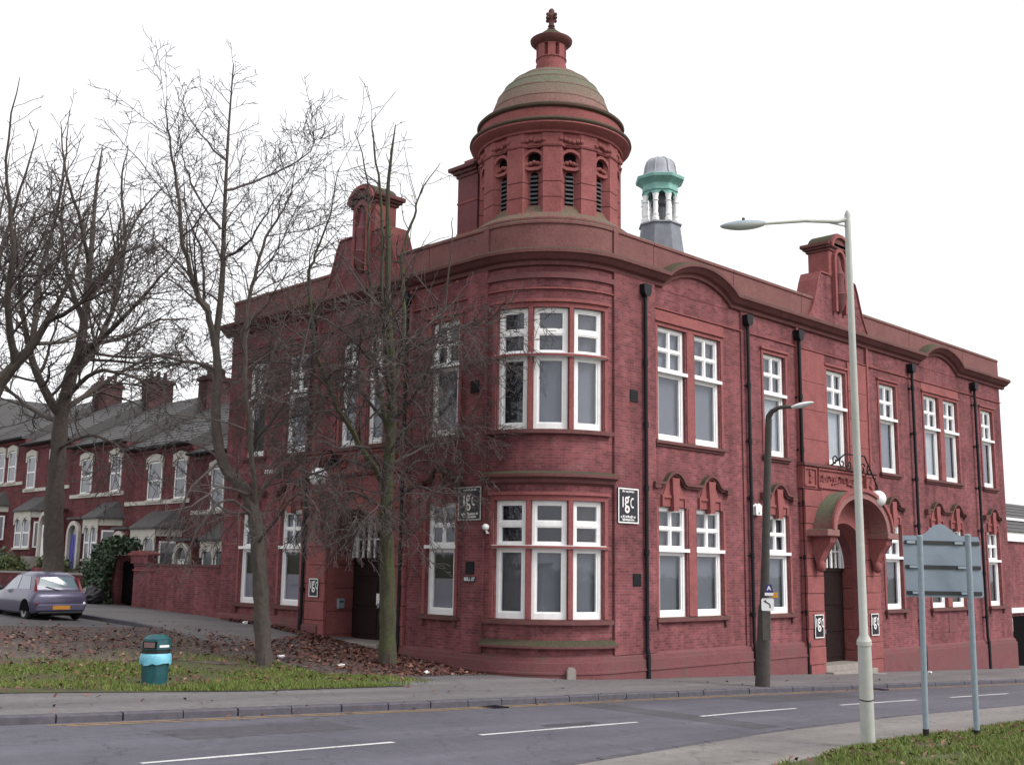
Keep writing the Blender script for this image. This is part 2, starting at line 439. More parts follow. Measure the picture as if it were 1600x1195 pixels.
# ground sheet out to the horizon
gx = [-900, -400, -200, -100]+lin(-60, 90, 50)+[150, 300, 900]
gy = [-900, -400, -150, -80]+lin(-50, 2.5, 15)+lin(4.1, 12, 5)+lin(16, 52, 9)+[100, 300, 900]
b = MB(); b.v = [(x, y, g(x, y)-.17) for x in gx for y in gy]; L_ = len(gy)
b.f = [(i*L_+j, (i+1)*L_+j, (i+1)*L_+j+1, i*L_+j+1) for i in range(len(gx)-1) for j in range(L_-1)]
setp(b.build('ground', 'turf'), kind='structure')
road = sheet('road', XS, yN, yF, 4, -.12, 'road')

def poly_sheet(name, rects, off, mat):
    b = MB()
    for (x0, x1, y0, y1, nx, ny) in rects:
        vs = []; fs = []
        for i in range(nx+1):
            x = x0+(x1-x0)*i/nx
            a = y0(x) if callable(y0) else y0; c = y1(x) if callable(y1) else y1
            for j in range(ny+1):
                y = a+(c-a)*j/ny; vs.append((x, y, g(x, y)+off))
        for i in range(nx):
            for j in range(ny):
                k = i*(ny+1)+j; fs.append((k, k+ny+1, k+ny+2, k+1))
        b.add(vs, fs)
    return setp(b.build(name, mat), kind='structure')
yGr = pw([(-80, 4.0), (-13, .45), (-8.6, -.45), (-4.8, -.35), (-3.4, -.1), (95, 0)])      # road-side edge of the left grass
poly_sheet('pavement', [(-80, -4.8, lambda x: yF(x)+.15, lambda x: yGr(x)+.35, 76, 2), (-4.8, 60, lambda x: yF(x)+.15, lambda x: 2.5, 65, 3),
                        (-4.65, 1.0, 2.5, 12, 6, 6), (-4.65, 1.0, 12, 52, 6, 12)], 0, 'pave')
poly_sheet('near_pavement', [(-80, 95, yG, lambda x: yN(x)-.15, 175, 2)], 0, 'pave_near')
poly_sheet('side_street', [(-12, -4.82, 10.9, 12, 4, 1), (-12, -4.82, 12, 52, 4, 10), (-12, -4.82, 52, 90, 4, 6)], -.11, 'street')
poly_sheet('verge', [(-80, -4.82, yGr, 2.5, 76, 2), (-80, -4.82, 2.5, 10.9, 38, 6), (-80, -12.1, 10.9, 12, 20, 1), (-80, -12.1, 12, 60, 20, 10)], .012, 'turf')
def bank(x, y):
    d = max(0.0, yG(x)-y)
    return g(x, y)+.03+.55*(1-math.exp(-d/5.0))*(1 if d > 0 else 0)
bb = MB(); nb_ = 24
for x in XS:
    for j in range(nb_+1):
        y = yG(x)-50*(j/nb_)**2; bb.v.append((x, y, bank(x, y)))
bb.f = [(i*(nb_+1)+j, (i+1)*(nb_+1)+j, (i+1)*(nb_+1)+j+1, i*(nb_+1)+j+1) for i in range(len(XS)-1) for j in range(nb_)]
setp(bb.build('grass_bank', 'turf'), kind='structure')
# bare leaf-covered earth round the two trees by the side door
poly_sheet('bare_earth', [(-4.7, -2.9, lambda x: .9, lambda x: 7.6, 6, 10), (-2.9, -.9, lambda x: 1.6+(x+2.9)*.4, lambda x: 7.6-(x+2.9)*.5, 6, 10)], .008, 'soil')

poly_sheet('bare_earth', [(-60, -4.83, lambda x: 4.6+.35*math.sin(x*1.3)+.2*math.sin(x*3.1), lambda x: 10.88, 110, 8)], .020, 'soil')
# kerbs: individual stones
random.seed(4)
def kerb(name, yf, x0, x1, side, step):
    k = bpy.data.objects.new(name, None); COL.objects.link(k); k.empty_display_size = .3; k.location = (x0, yf(x0), g(x0, yf(x0)))
    setp(k, kind='structure')
    x = x0
    while x < x1:
        xe = min(x+step*random.uniform(.94, 1.06), x1); e = .012
        b = MB(); h = random.uniform(-.006, .006)
        xa, xb = x+e, xe-e; dd = random.uniform(-.008, .008)
        vs = []
        for xx in (xa, xb):
            y = yf(xx)+dd; z = g(xx, y)+h
            vs += [(xx, y, z-.30), (xx, y, z-.025), (xx, y+.025*side, z+.004), (xx, y+.15*side, z+.004), (xx, y+.15*side, z-.30)]
        b.add(vs, [(0, 1, 2, 3, 4), (9, 8, 7, 6, 5)]+[(i, (i+1) % 5, 5+(i+1) % 5, 5+i) for i in range(5)])
        b.build('kerb_stone', 'kerb', k)
        x = xe
    return k
kerb('kerb', yF, -21, 44, 1, .95)
kerb('near_kerb', yN, -16, 30, -1, .95)
k3 = bpy.data.objects.new('side_kerb', None); COL.objects.link(k3); k3.location = (-4.8, 2, g(-4.8, 2)); setp(k3, kind='structure')
y = 1.0
while y < 34:
    ye = y+.95; b = MB()
    b.add([(-4.82, y+.012, g(-4.8, y)-.3), (-4.68, y+.012, g(-4.8, y)-.3), (-4.68, y+.012, g(-4.8, y)+.012), (-4.82, y+.012, g(-4.8, y)+.006),
           (-4.82, ye-.012, g(-4.8, ye)-.3), (-4.68, ye-.012, g(-4.8, ye)-.3), (-4.68, ye-.012, g(-4.8, ye)+.012), (-4.82, ye-.012, g(-4.8, ye)+.006)],
          [(0, 1, 2, 3), (7, 6, 5, 4), (0, 4, 5, 1), (1, 5, 6, 2), (2, 6, 7, 3), (3, 7, 4, 0)])
    b.build('kerb_stone', 'kerb', k3); y = ye
# channel edge and painted lines: parts of the road
yC = pw([(-80, -9.5), (-20, -7.0), (-14, -6.77), (-9.3, -6.55), (-4.5, -6.36), (-.5, -6.08), (3, -6.0), (13, -5.97), (40, -6.6), (95, -8)])
def strip(name, x0, x1, yf, wdt, off, mat):
    n = max(2, int((x1-x0)/.6)); vs = []; fs = []
    for i in range(n+1):
        x = x0+(x1-x0)*i/n; yy = yf(x)
        wv = wdt*(1+.10*math.sin(x*7.3)+.06*math.sin(x*17.1))
        vs += [(x, yy-wv/2, g(x, yy-wv/2)-.12+off), (x, yy+wv/2, g(x, yy+wv/2)-.12+off)]
    for i in range(n): fs.append((2*i, 2*i+2, 2*i+3, 2*i+1))
    b = MB(); b.v = vs; b.f = fs
    return b.build(name, mat, road)
for x0, x1 in [(-20.0, -16.1), (-14.05, -10.19), (-8.45, -4.48), (-2.37, 1.34), (3.29, 7.08), (9.06, 12.9), (14.9, 18.7), (20.7, 24.5)]:
    strip('lane_dash', x0, x1, yC, .10, .004, 'whiteline')
strip('yellow_line', -13.6, 44, lambda x: yF(x)-.20, .07, .005, 'yellowline')
strip('yellow_line', -13.4, 44, lambda x: yF(x)-.37, .07, .005, 'yellowline')
def blotch(name, cx, cy, rx, ry, mat, parent, off, seed):
    rg = random.Random(seed); b = MB(); n = 18; vs = []
    for i in range(n):
        a = 2*math.pi*i/n; k = rg.uniform(.7, 1.15); x = cx+rx*k*math.cos(a); y_ = cy+ry*k*math.sin(a); vs.append((x, y_, g(x, y_)+off))
    b.add(vs, [tuple(range(n))]); return b.build(name, mat, parent)
M['tar'] = asphalt('tar_patch', (.045, .042, .050), (.055, .052, .06))
M['newtar'] = asphalt('repair_tarmac', (.066, .062, .074), (.076, .072, .084))
blotch('tar_smear', -6.0, -6.1, .75, .18, 'tar', road, -.1165, 1)
blotch('tar_smear', -8.1, -9.05, .35, .10, 'tar', road, -.1165, 2)
for (x0, x1, ya, yb) in ((-12.6, -9.6, -5.2, -4.1), (2.0, 6.5, -5.0, -3.9), (-3.2, -2.3, -8.0, -3.6)):
    b = MB(); b.v = [(x, y_, g(x, y_)-.118) for x, y_ in ((x0, ya), (x1, ya+.05), (x1+.04, yb), (x0-.03, yb-.03))]; b.f = [(0, 1, 2, 3)]; b.build('repair_patch', 'newtar', road)
for gx_ in (-5.2, 9.5):
    gy_ = yF(gx_)-.28; GR = MB().box(xyz, gx_-.22, gx_+.22, gy_-.2, gy_+.2, g(gx_, gy_)-.2, g(gx_, gy_)-.113).build('gully', 'void', road)
    for k in range(6): MB().box(xyz, gx_-.21+k*.075, gx_-.17+k*.075, gy_-.19, gy_+.19, g(gx_, gy_)-.112, g(gx_, gy_)-.106).build('gully_bar', 'black_iron', GR)
strip('yellow_line', -15, 30, lambda x: yN(x)+.16, .12, .005, 'orangeline')

# ================================================================== THE CORNER BUILDING
XE, YE = 28.85, 15.85                 # far ends of the two fronts
CX, CY, RB = 2.4, 2.4, 2.4            # rounded corner
HB = RB*math.pi/4
def mR(u, d, z): return Vector((u, -d, z))
def mL(u, d, z): return Vector((-d, u, z))
def mB(u, d, z):
    a = R_(225)+u/RB
    return Vector((CX+(RB+d)*math.cos(a), CY+(RB+d)*math.sin(a), z))
BLD = thing('corner_building', (CX, CY, g(CX, CY)), 'two-storey red brick corner building with rounded bow front and domed corner tower', 'building')
def bow_st(n=20): return [(mB, -HB+2*HB*i/n, 0) for i in range(n+1)]
def around(l=YE, r=XE): return [(mL, l, 0)]+bow_st()+[(mR, r, 0)]

def wall(m, u0, u1, z0, z1, holes, mat='brick', depth=.30, extra=(), name='wall'):
    us = sorted(set([u0, u1]+[v for h in holes for v in h[:2]]+list(extra)))
    zs = sorted(set([z0, z1]+[v for h in holes for v in h[2:4]]))
    b = MB()
    for i in range(len(us)-1):
        for j in range(len(zs)-1):
            uc, zc = (us[i]+us[i+1])/2, (zs[j]+zs[j+1])/2
            if any(h[0] < uc < h[1] and h[2] < zc < h[3] for h in holes): continue
            b.add([m(us[i], 0, zs[j]), m(us[i+1], 0, zs[j]), m(us[i+1], 0, zs[j+1]), m(us[i], 0, zs[j+1])], [(0, 1, 2, 3)])
    for h in holes:
        for (ua, ub, za, zb) in ((h[0], h[0], h[2], h[3]), (h[1], h[1], h[2], h[3])):
            b.add([m(ua, 0, za), m(ua, -depth, za), m(ua, -depth, zb), m(ua, 0, zb)], [(0, 1, 2, 3)])
        uu = [u for u in us if h[0] <= u <= h[1]]
        for za in (h[2], h[3]):
            for p, q in zip(uu[:-1], uu[1:]):
                b.add([m(p, 0, za), m(q, 0, za), m(q, -depth, za), m(p, -depth, za)], [(0, 1, 2, 3)])
    return b.build(name, mat, BLD)

UT, UB, UTR = 8.22, 4.93, 6.92        # upper windows: head, foot, transom
LT, LB, LTR = 3.05, 0.0, 1.84         # lower windows
RW_U = [(4.41, 5.70), (6.18, 7.45), (9.90, 11.13), (13.86, 15.09), (17.65, 18.90), (21.29, 22.55), (23.07, 24.28), (26.69, 27.85)]
RW_L = [RW_U[i] for i in (0, 1, 2, 4, 5, 6, 7)]
LW_U = [(3.6, 4.76), (6.95, 7.72), (8.30, 9.10), (10.99, 12.13), (13.45, 14.58)]
LW_L = [LW_U[0], LW_U[3], LW_U[4]]
BA = [(-36.5, -15), (-11.3, 11.3), (15, 36.5)]
BW = [(R_(a)*RB, R_(b_)*RB) for a, b_ in BA]
RD = (12.85, 15.72, -2.9, 2.94)       # street door opening
LD = (6.65, 9.45, -1.6, 2.98)         # side door opening
wall(mR, 2.4, XE, -3.2, 9.7, [(a, c, UB, UT) for a, c in RW_U]+[(a, c, LB, LT) for a, c in RW_L]+[RD])
wall(mL, 2.4, YE, -2.4, 9.7, [(a, c, UB, UT) for a, c in LW_U]+[(a, c, LB, LT) for a, c in LW_L]+[LD])
wall(mB, -HB, HB, -2.4, 9.7, [(a, c, UB, UT) for a, c in BW]+[(a, c, LB, LT) for a, c in BW], extra=[-HB+2*HB*i/26 for i in range(27)])
# far end walls, rear walls and roof behind the parapet
b = MB()
b.add([(XE, 0, -3.4), (XE, 13, -3.4), (XE, 13, 10.6), (XE, 0, 10.6)], [(0, 1, 2, 3)]); b.build('wall', 'brick', BLD)
b = MB(); b.add([(0, YE, -2.4), (12, YE, -2.4), (12, YE, 10.6), (0, YE, 10.6)], [(0, 1, 2, 3)]); b.build('wall', 'brick', BLD)
b = MB(); b.add([(XE, 13, -3.4), (12, 13, -3.4), (12, 13, 10.6), (XE, 13, 10.6), (12, YE, -3), (12, YE, 10.6)], [(0, 1, 2, 3), (1, 4, 5, 2)]); b.build('wall', 'brick', BLD)
b = MB(); b.add([(.35, 2.4, 9.95), (2.4, .35, 9.95), (XE-.3, .35, 9.95), (XE-.3, 13, 9.95), (12, 13, 9.95), (12, YE-.3, 9.95), (.35, YE-.3, 9.95)], [tuple(range(7))])
b.build('flat_roof', 'lead', BLD)
b = MB()
b.add([(5.5, 1.6, 9.96), (27.5, 1.6, 9.96), (27.5, 11, 9.96), (5.5, 11, 9.96), (9, 6.0, 12.2), (24.5, 6.0, 12.2)],
      [(0, 1, 5, 4), (1, 2, 5), (2, 3, 4, 5), (3, 0, 4), (0, 3, 2, 1)])
b.build('hall_roof', 'slate', BLD)

# ---- windows
def window(m, u0, u1, z0, z1, zt, bow=False, blind='blind', upper='dark_room', film=None, nu=1, wf=.105):
    b = MB()
    fd0, fd1 = -.19, -.085
    b.box(m, u0, u0+wf, fd0, fd1, z0, z1).box(m, u1-wf, u1, fd0, fd1, z0, z1)
    b.box(m, u0+wf, u1-wf, fd0, fd1-.004, z1-.10, z1, nu).box(m, u0+wf, u1-wf, fd0, fd1-.004, z0, z0+.15, nu)
    b.box(m, u0+wf, u1-wf, fd0, fd1-.002, zt-.09, zt+.10, nu)
    mw = .075
    uc = (u0+u1)/2; zc = (zt+.09+z1-.09)/2
    panes = []
    ua, ub = u0+wf, u1-wf
    if bow:
        b.box(m, ua, ub, fd0, fd1-.006, zc-.065, zc+.045, nu)
        iw = .045
        for (za, zb) in ((zt+.10, zc-.065), (zc+.045, z1-.10)):
            b.box(m, ua, ua+iw, fd0, fd1-.02, za, zb).box(m, ub-iw, ub, fd0, fd1-.02, za, zb)
            b.box(m, ua+iw, ub-iw, fd0, fd1-.022, za, za+.045, nu).box(m, ua+iw, ub-iw, fd0, fd1-.022, zb-.035, zb, nu)
            panes.append((ua+iw-.01, ub-iw+.01, za+.035, zb-.025, 'u'))
    else:
        b.box(m, uc-mw/2, uc+mw/2, fd0, fd1-.006, zt+.10, z1-.10)
        b.box(m, ua, uc-mw/2, fd0, fd1-.008, zc-mw/2, zc+mw/2).box(m, uc+mw/2, ub, fd0, fd1-.008, zc-mw/2, zc+mw/2)
        for p, q in ((ua, uc-mw/2), (uc+mw/2, ub)):
            for za, zb in ((zt+.10, zc-mw/2), (zc+mw/2, z1-.10)):
                b.box(m, p, p+.03, fd0, fd1-.035, za, zb).box(m, q-.03, q, fd0, fd1-.035, za, zb)
                b.box(m, p+.03, q-.03, fd0, fd1-.037, za, za+.03).box(m, p+.03, q-.03, fd0, fd1-.037, zb-.03, zb)
                panes.append((p+.02, q-.02, za+.02, zb-.02, 'u'))
    # sash inside the lower light
    sw = .055
    za, zb = z0+.15, zt-.09
    b.box(m, ua, ua+sw, fd0, fd1-.03, za, zb).box(m, ub-sw, ub, fd0, fd1-.03, za, zb)
    b.box(m, ua+sw, ub-sw, fd0, fd1-.032, zb-sw, zb, nu).box(m, ua+sw, ub-sw, fd0, fd1-.032, za, za+.04, nu)
    panes.append((ua+sw-.01, ub-sw+.01, za+.03, zb-sw+.01, 'l'))
    o = b.build('window', 'white', BLD)
    s = MB().box(m, u0-.02, u1+.02, -.10, -.04, zt-.03, zt+.035, nu).box(m, u0-.07, u1+.07, -.04, .055, zt-.045, zt+.05, nu)
    s.build('transom', 'white', o)
    for (p, q, za, zb, k) in panes:
        MB().box(m, p, q, -.155, -.149, za, zb, nu).build('pane', 'glass', o)
    MB().box(m, u0, u1, -.27, -.262, zt, z1, nu).build('backdrop', upper, o)
    MB().box(m, u0, u1, -.27, -.262, z0, zt-.002, nu).build('blind', blind, o)
    if film:
        MB().box(m, ua+.02, ub-.02, -.200, -.196, z0+.16, z0+film, nu).build('frosted_film', 'film', o)
    return o
for i, (a, c) in enumerate(RW_U):
    window(mR, a, c, UB, UT, UTR, blind=['blind', 'blind', 'blind_pale', 'blind_pale', 'blind', 'blind_pale', 'dark_blind', 'dark_blind'][i], upper='dark_blind' if i % 3 else 'blind')
for i, (a, c) in enumerate(RW_L):
    window(mR, a, c, LB, LT, LTR, blind=['blind', 'blind', 'blind', 'dark_blind', 'dark_blind', 'dark_blind', 'dark_blind'][i], upper='dark_blind')
for i, (a, c) in enumerate(LW_U):
    window(mL, a, c, UB, UT, UTR, blind=['dark_blind', 'dark_blind', 'dark_blind', 'blind', 'dark_blind'][i], wf=.105 if c-a > 1 else .085)
for i, (a, c) in enumerate(LW_L):
    window(mL, a, c, LB, LT, LTR, blind='dark_room', film=.98)
for i, (a, c) in enumerate(BW):
    window(mB, a, c, UB, UT, UTR, True, ['dark_room', 'blind', 'blind'][i], ['dark_room', 'dark_blind', 'dark_blind'][i], nu=3, wf=.10)
    window(mB, a, c, LB, LT, LTR, True, ['dark_blind', 'blind', 'blind'][i], 'dark_room', nu=3, wf=.09)

# ---- terracotta dressings
def surround_upper(m, wins, full=True):
    a, c = wins[0][0], wins[-1][1]; b = MB()
    for s, e in ((a-.15, a-.035), (c+.035, c+.15)): b.box(m, s, e, 0, .035, UB, UT)
    for p, q in zip(wins[:-1], wins[1:]): b.box(m, p[1]+.06, q[0]-.06, 0, .03, UB, UT)
    b.box(m, a-.15, c+.15, 0, .030, UT+.002, UT+.12).box(m, a-.21, c+.21, 0, .09, UT+.12, UT+.20)
    if full: b.box(m, a-.21, c+.21, 0, .022, UT+.20, UT+.47)
    b.build('window_surround', 'terra', BLD, bevel=.008)
    MB().box(m, a-.22, c+.22, 0, .12, UB-.12, UB-.02).box(m, a-.14, c+.14, 0, .06, UB-.19, UB-.12).build('sill', 'terra_moss', BLD, bevel=.012)
def surround_lower(m, wins):
    a, c = wins[0][0], wins[-1][1]; b = MB()
    for s, e in ((a-.15, a-.035), (c+.035, c+.15)): b.box(m, s, e, 0, .035, LB, LT)
    for p, q in zip(wins[:-1], wins[1:]): b.box(m, p[1]+.06, q[0]-.06, 0, .03, LB, LT)
    b.build('window_surround', 'terra', BLD, bevel=.008)
    path = [(a-.34, 3.70), (a-.06, 3.70)]
    for p, q in wins:
        k = (p+q)/2
        tym = [(k-.56, LT+.01), (k-.56, 3.40)]+[(k-.46+.92*i/8, 3.40+.52*math.sin(math.pi*i/8)**.8) for i in range(9)]+[(k+.56, 3.40), (k+.56, LT+.01)]
        MB().prism(m, tym, 0, .028).build('tympanum', 'terra', BLD)
        MB().prism(m, [(k-.10, LT-.10), (k+.10, LT-.10), (k+.155, 3.86), (k-.155, 3.86)], -.06, .13).build('keystone', 'terra', BLD, bevel=.012)
        MB().box(m, k-.56, k-.17, .028, .075, 3.30, 3.38).box(m, k+.17, k+.56, .028, .075, 3.30, 3.38).box(m, k-.56, k-.48, .028, .07, 3.05, 3.30).box(m, k+.48, k+.56, .028, .07, 3.05, 3.30).box(m, k-.17, k+.17, .028, .06, 3.31, 3.37).build('label_moulding', 'terra', BLD)
        path += [(k+x, 3.70+zz) for x, zz in [(-.52, 0), (-.44, .04), (-.35, .16), (-.22, .27), (-.08, .325), (.08, .325), (.22, .27), (.35, .16), (.44, .04), (.52, 0)]]
    path += [(c+.06, 3.70), (c+.34, 3.70)]
    b = MB().band(m, path, 0, .16, .065).band(m, [(u, z-.065) for u, z in path], 0, .10, .06)
    b.box(m, a-.36, a-.10, 0, .17, 3.55, 3.66).box(m, c+.10, c+.36, 0, .17, 3.55, 3.66)
    b.build('hood_mould', 'terra_moss', BLD)
    b = MB().box(m, a-.22, c+.22, 0, .13, -.13, -.02)
    for k in (a-.15, c+.03): b.box(m, k, k+.12, 0, .08, -.30, -.13)
    b.build('sill', 'terra_moss', BLD, bevel=.012)
for grp in ([0, 1], [2], [4], [5, 6], [7]): surround_upper(mR, [RW_U[i] for i in grp], len(grp) > 1)
surround_upper(mR, [RW_U[3]], False)
for grp in ([0, 1], [2], [3], [4, 5], [6]): surround_lower(mR, [RW_L[i] for i in grp])
for grp in ([0], [1, 2], [3], [4]): surround_upper(mL, [LW_U[i] for i in grp], False)
for i in range(3): surround_lower(mL, [LW_L[i]])
# bow dressings
for z0, z1, top in ((UB, UT, True), (LB, LT, False)):
    b = MB()
    e = R_(40)*RB
    for s, t_ in ((-e, BW[0][0]-.03), (BW[0][1]+.02, BW[1][0]-.02), (BW[1][1]+.02, BW[2][0]-.02), (BW[2][1]+.03, e)):
        b.box(mB, s, t_, 0, .035, z0, z1, 3)
    b.box(mB, -e, e, 0, .036, z1+.002, z1+.14, 18)
    b.box(mB, -e-.04, e+.04, 0, .10, z1+.14, z1+.22, 18)
    b.build('window_surround', 'terra', BLD)
    MB().box(mB, -e, e, .036, .10, (UTR if top else LTR)-.03, (UTR if top else LTR)+.03, 18).build('transom_ledge', 'terra', BLD)
    MB().box(mB, -e-.1, e+.1, 0, .16, z0-.13, z0-.02, 18).build('sill', 'terra_moss', BLD)
MB().stations([(mB, u, 0) for _, u, _ in bow_st()], [(0, 3.45), (.10, 3.52), (.12, 3.60), (.24, 3.66), (.24, 3.74), (.05, 3.82), (0, 3.82)]).build('string_course', 'terra_moss', BLD)
MB().stations([(mB, u, 0) for _, u, _ in bow_st()], [(0, -.72), (.20, -.72), (.20, -.66), (.02, -.52), (0, -.52)]).build('ledge', 'terra_moss', BLD)
# pilaster strips beside the bow, thin string lines and frieze
MB().box(mR, 2.40, 4.20, 0, .075, -.92, 9.40).build('pilaster', 'brick', BLD)
MB().box(mL, 2.40, 3.20, 0, .075, -.92, 9.40).build('pilaster', 'brick', BLD)
MB().box(mR, 8.75-.16, 8.75+.25, 0, .05, -.92, 9.40).build('pilaster', 'brick', BLD)
for z in (8.72,):
    MB().stations(around(), [(0, z), (.055, z), (.055, z+.035), (0, z+.055)]).build('string_course', 'terra', BLD)
MB().stations([(mB, u, 0) for _, u, _ in bow_st()], [(0, 9.02), (.07, 9.02), (.07, 9.16), (0, 9.2)]).build('string_course', 'plinth', BLD)
# plinth with its weathered top, stepping down the hill
def plinth(st, ztop, zbot): MB().stations(st, [(0, zbot), (.16, zbot), (.16, ztop-.16), (.11, ztop-.14), (.10, ztop-.05), (0, ztop+.02)]).build('plinth', 'plinth', BLD)
plinth([(mL, 6.4, 0)]+bow_st()+[(mR, 12.0, 0)], -.92, -3.0)
plinth([(mR, 16.9, 0), (mR, XE, 0)], -1.36, -3.6)
plinth([(mL, YE, 0), (mL, 9.75, 0)], -.40, -2.2)
MB().stations([(mL, 6.4, 0)]+bow_st()+[(mR, 12.0, 0)], [(.16, -1.30), (.19, -1.31), (.19, -1.36), (.16, -1.37)]).build('plinth_moulding', 'plinth', BLD)
# cornice, lifting into a low arch over the paired windows, and parapet in sections
def arch_dz(u):
    for c in (6.30, 22.70):
        s = (u-c)/1.72
        if abs(s) < 1: return .56*(1-s*s)**.85
    return 0
us = sorted(set(lin(2.4, XE+.35, 60)+[c+1.72*k/14 for c in (6.30, 22.70) for k in range(-14, 15)]))
st = [(mL, YE+.35, 0)]+bow_st()+[(mR, u, arch_dz(u)) for u in us]
prof = [(0, 9.36), (.09, 9.38), (.11, 9.48), (.22, 9.52), (.33, 9.62), (.40, 9.66), (.40, 9.75), (.36, 9.79), (.03, 9.86), (0, 9.86)]
MB().stations(st, prof).build('cornice', 'terra_moss', BLD)
for c in (6.30, 22.70):
    b = MB()
    pts = [(c+1.68*k/14, 9.40+arch_dz(c+1.68*k/14)) for k in range(-14, 15)]
    b.prism(mR, [(c-1.68, 9.30)]+pts+[(c+1.68, 9.30)], 0, .012)
    b.build('arch_panel', 'brick', BLD)
cuts = [4.25, 8.3, 12.35, 16.6, 20.3, 25.2, XE]
def parapet(st, cap=True):
    MB().stations(st, [(0, 9.7), (0, 10.56), (-.30, 10.56), (-.30, 9.7)]).build('parapet', 'coping', BLD)
    MB().stations(st, [(.035, 10.565), (.035, 10.63), (0, 10.675), (-.34, 10.675), (-.34, 10.565)]).build('coping', 'coping', BLD)
parapet(bow_st())
for a, c in zip([2.41]+cuts[:-1], cuts): parapet([(mR, a+.012, 0), (mR, c-.012, 0)])
for a, c in zip([2.41, 5.0, 10.2], [5.0, 10.2, YE]): parapet([(mL, a+.012, 0), (mL, c-.012, 0)])
MB().stations([(mR, 2.42, 0), (mR, 2.62, 0)], [(0, 9.87), (.05, 9.87), (.05, 10.60), (0, 10.60)]).build('parapet_pier', 'coping', BLD)
MB().stations([(mL, 2.42, 0), (mL, 2.62, 0)], [(0, 9.87), (.05, 9.87), (.05, 10.60), (0, 10.60)]).build('parapet_pier', 'coping', BLD)

# ---- gables with pedimented block and urn niche
def gable(m, c, sgn):
    gd = .06
    prof_l = [(-2.15, 9.80), (-1.92, 10.05), (-1.70, 10.42), (-1.52, 10.85), (-1.36, 11.30), (-1.20, 11.62), (-.62, 11.62)]
    poly = [(c+u, z) for u, z in prof_l]+[(c-u, z) for u, z in reversed(prof_l)]
    G = MB().prism(m, poly, -.62, gd).build('gable', 'brick', BLD)
    # smooth terracotta flanks capping the curved shoulders
    for s in (-1, 1):
        b = MB()
        for (p, q) in zip(prof_l[:-1], prof_l[1:]):
            t = Vector((q[0]-p[0], q[1]-p[1])).normalized(); n_ = Vector((-t.y, t.x))*.05
            b.prism(m, [(c+s*p[0], p[1]), (c+s*q[0], q[1]), (c+s*(q[0]+n_.x), q[1]+n_.y), (c+s*(p[0]+n_.x), p[1]+n_.y)], -.68, gd+.05)
        b.build('shoulder', 'terra', G)
    MB().box(m, c-.60, c+.60, -.74, gd+.03, 11.60, 12.58).build('block', 'terra', G, bevel=.02)
    # cap: straight cornice with a rounded pediment on the face
    cap = MB()
    for k, (o_, z0, z1) in enumerate([(.05, 12.54, 12.64), (.13, 12.64, 12.72), (.20, 12.72, 12.85)]):
        cap.box(m, c-.61-o_, c+.61+o_, -.75-o_, gd+.05+o_*.45, z0, z1)
    cap.build('cap', 'terra_moss', G, bevel=.015)
    arch = [(c+.70*math.cos(math.pi*i/14), 12.68+.56*math.sin(math.pi*i/14)) for i in range(15)]
    MB().prism(m, arch, -.70, gd+.14).build('pediment', 'terra_moss', G)
    hoop = [(c+.60*math.cos(math.pi*i/14), 12.66+.47*math.sin(math.pi*i/14)) for i in range(15)]
    MB().band(m, hoop, gd+.14, gd+.22, .12).build('pediment_moulding', 'terra', G)
    nic = [(c-.26, 11.55), (c+.26, 11.55), (c+.26, 12.25)]+[(c+.26*math.cos(math.pi*i/8), 12.25+.30*math.sin(math.pi*i/8)) for i in range(1, 8)]+[(c-.26, 12.25)]
    MB().prism(m, nic, gd+.02, gd+.045).build('niche_back', 'plinth', G)
    MB().band(m, [(c-.34, 10.35), (c-.34, 12.25)]+[(c+.34*math.cos(math.pi-math.pi*i/8), 12.25+.38*math.sin(math.pi*i/8)) for i in range(1, 8)]+[(c+.34, 12.25), (c+.34, 10.35)], gd, gd+.16, .13).build('niche_frame', 'terra', G)
    p = m(c, gd+.04, 0)
    MB().lathe((p.x, p.y), [(.05, 10.35), (.16, 10.5), (.24, 10.72), (.30, 10.95), (.32, 11.0), (.22, 11.05), (.20, 11.5), (.24, 11.75), (.15, 11.9), (.08, 12.25), (.02, 12.4)], 14).build('urn', 'plinth', G, smooth=True)
    return G
gable(mR, 14.75, 1); gable(mL, 8.15, -1)

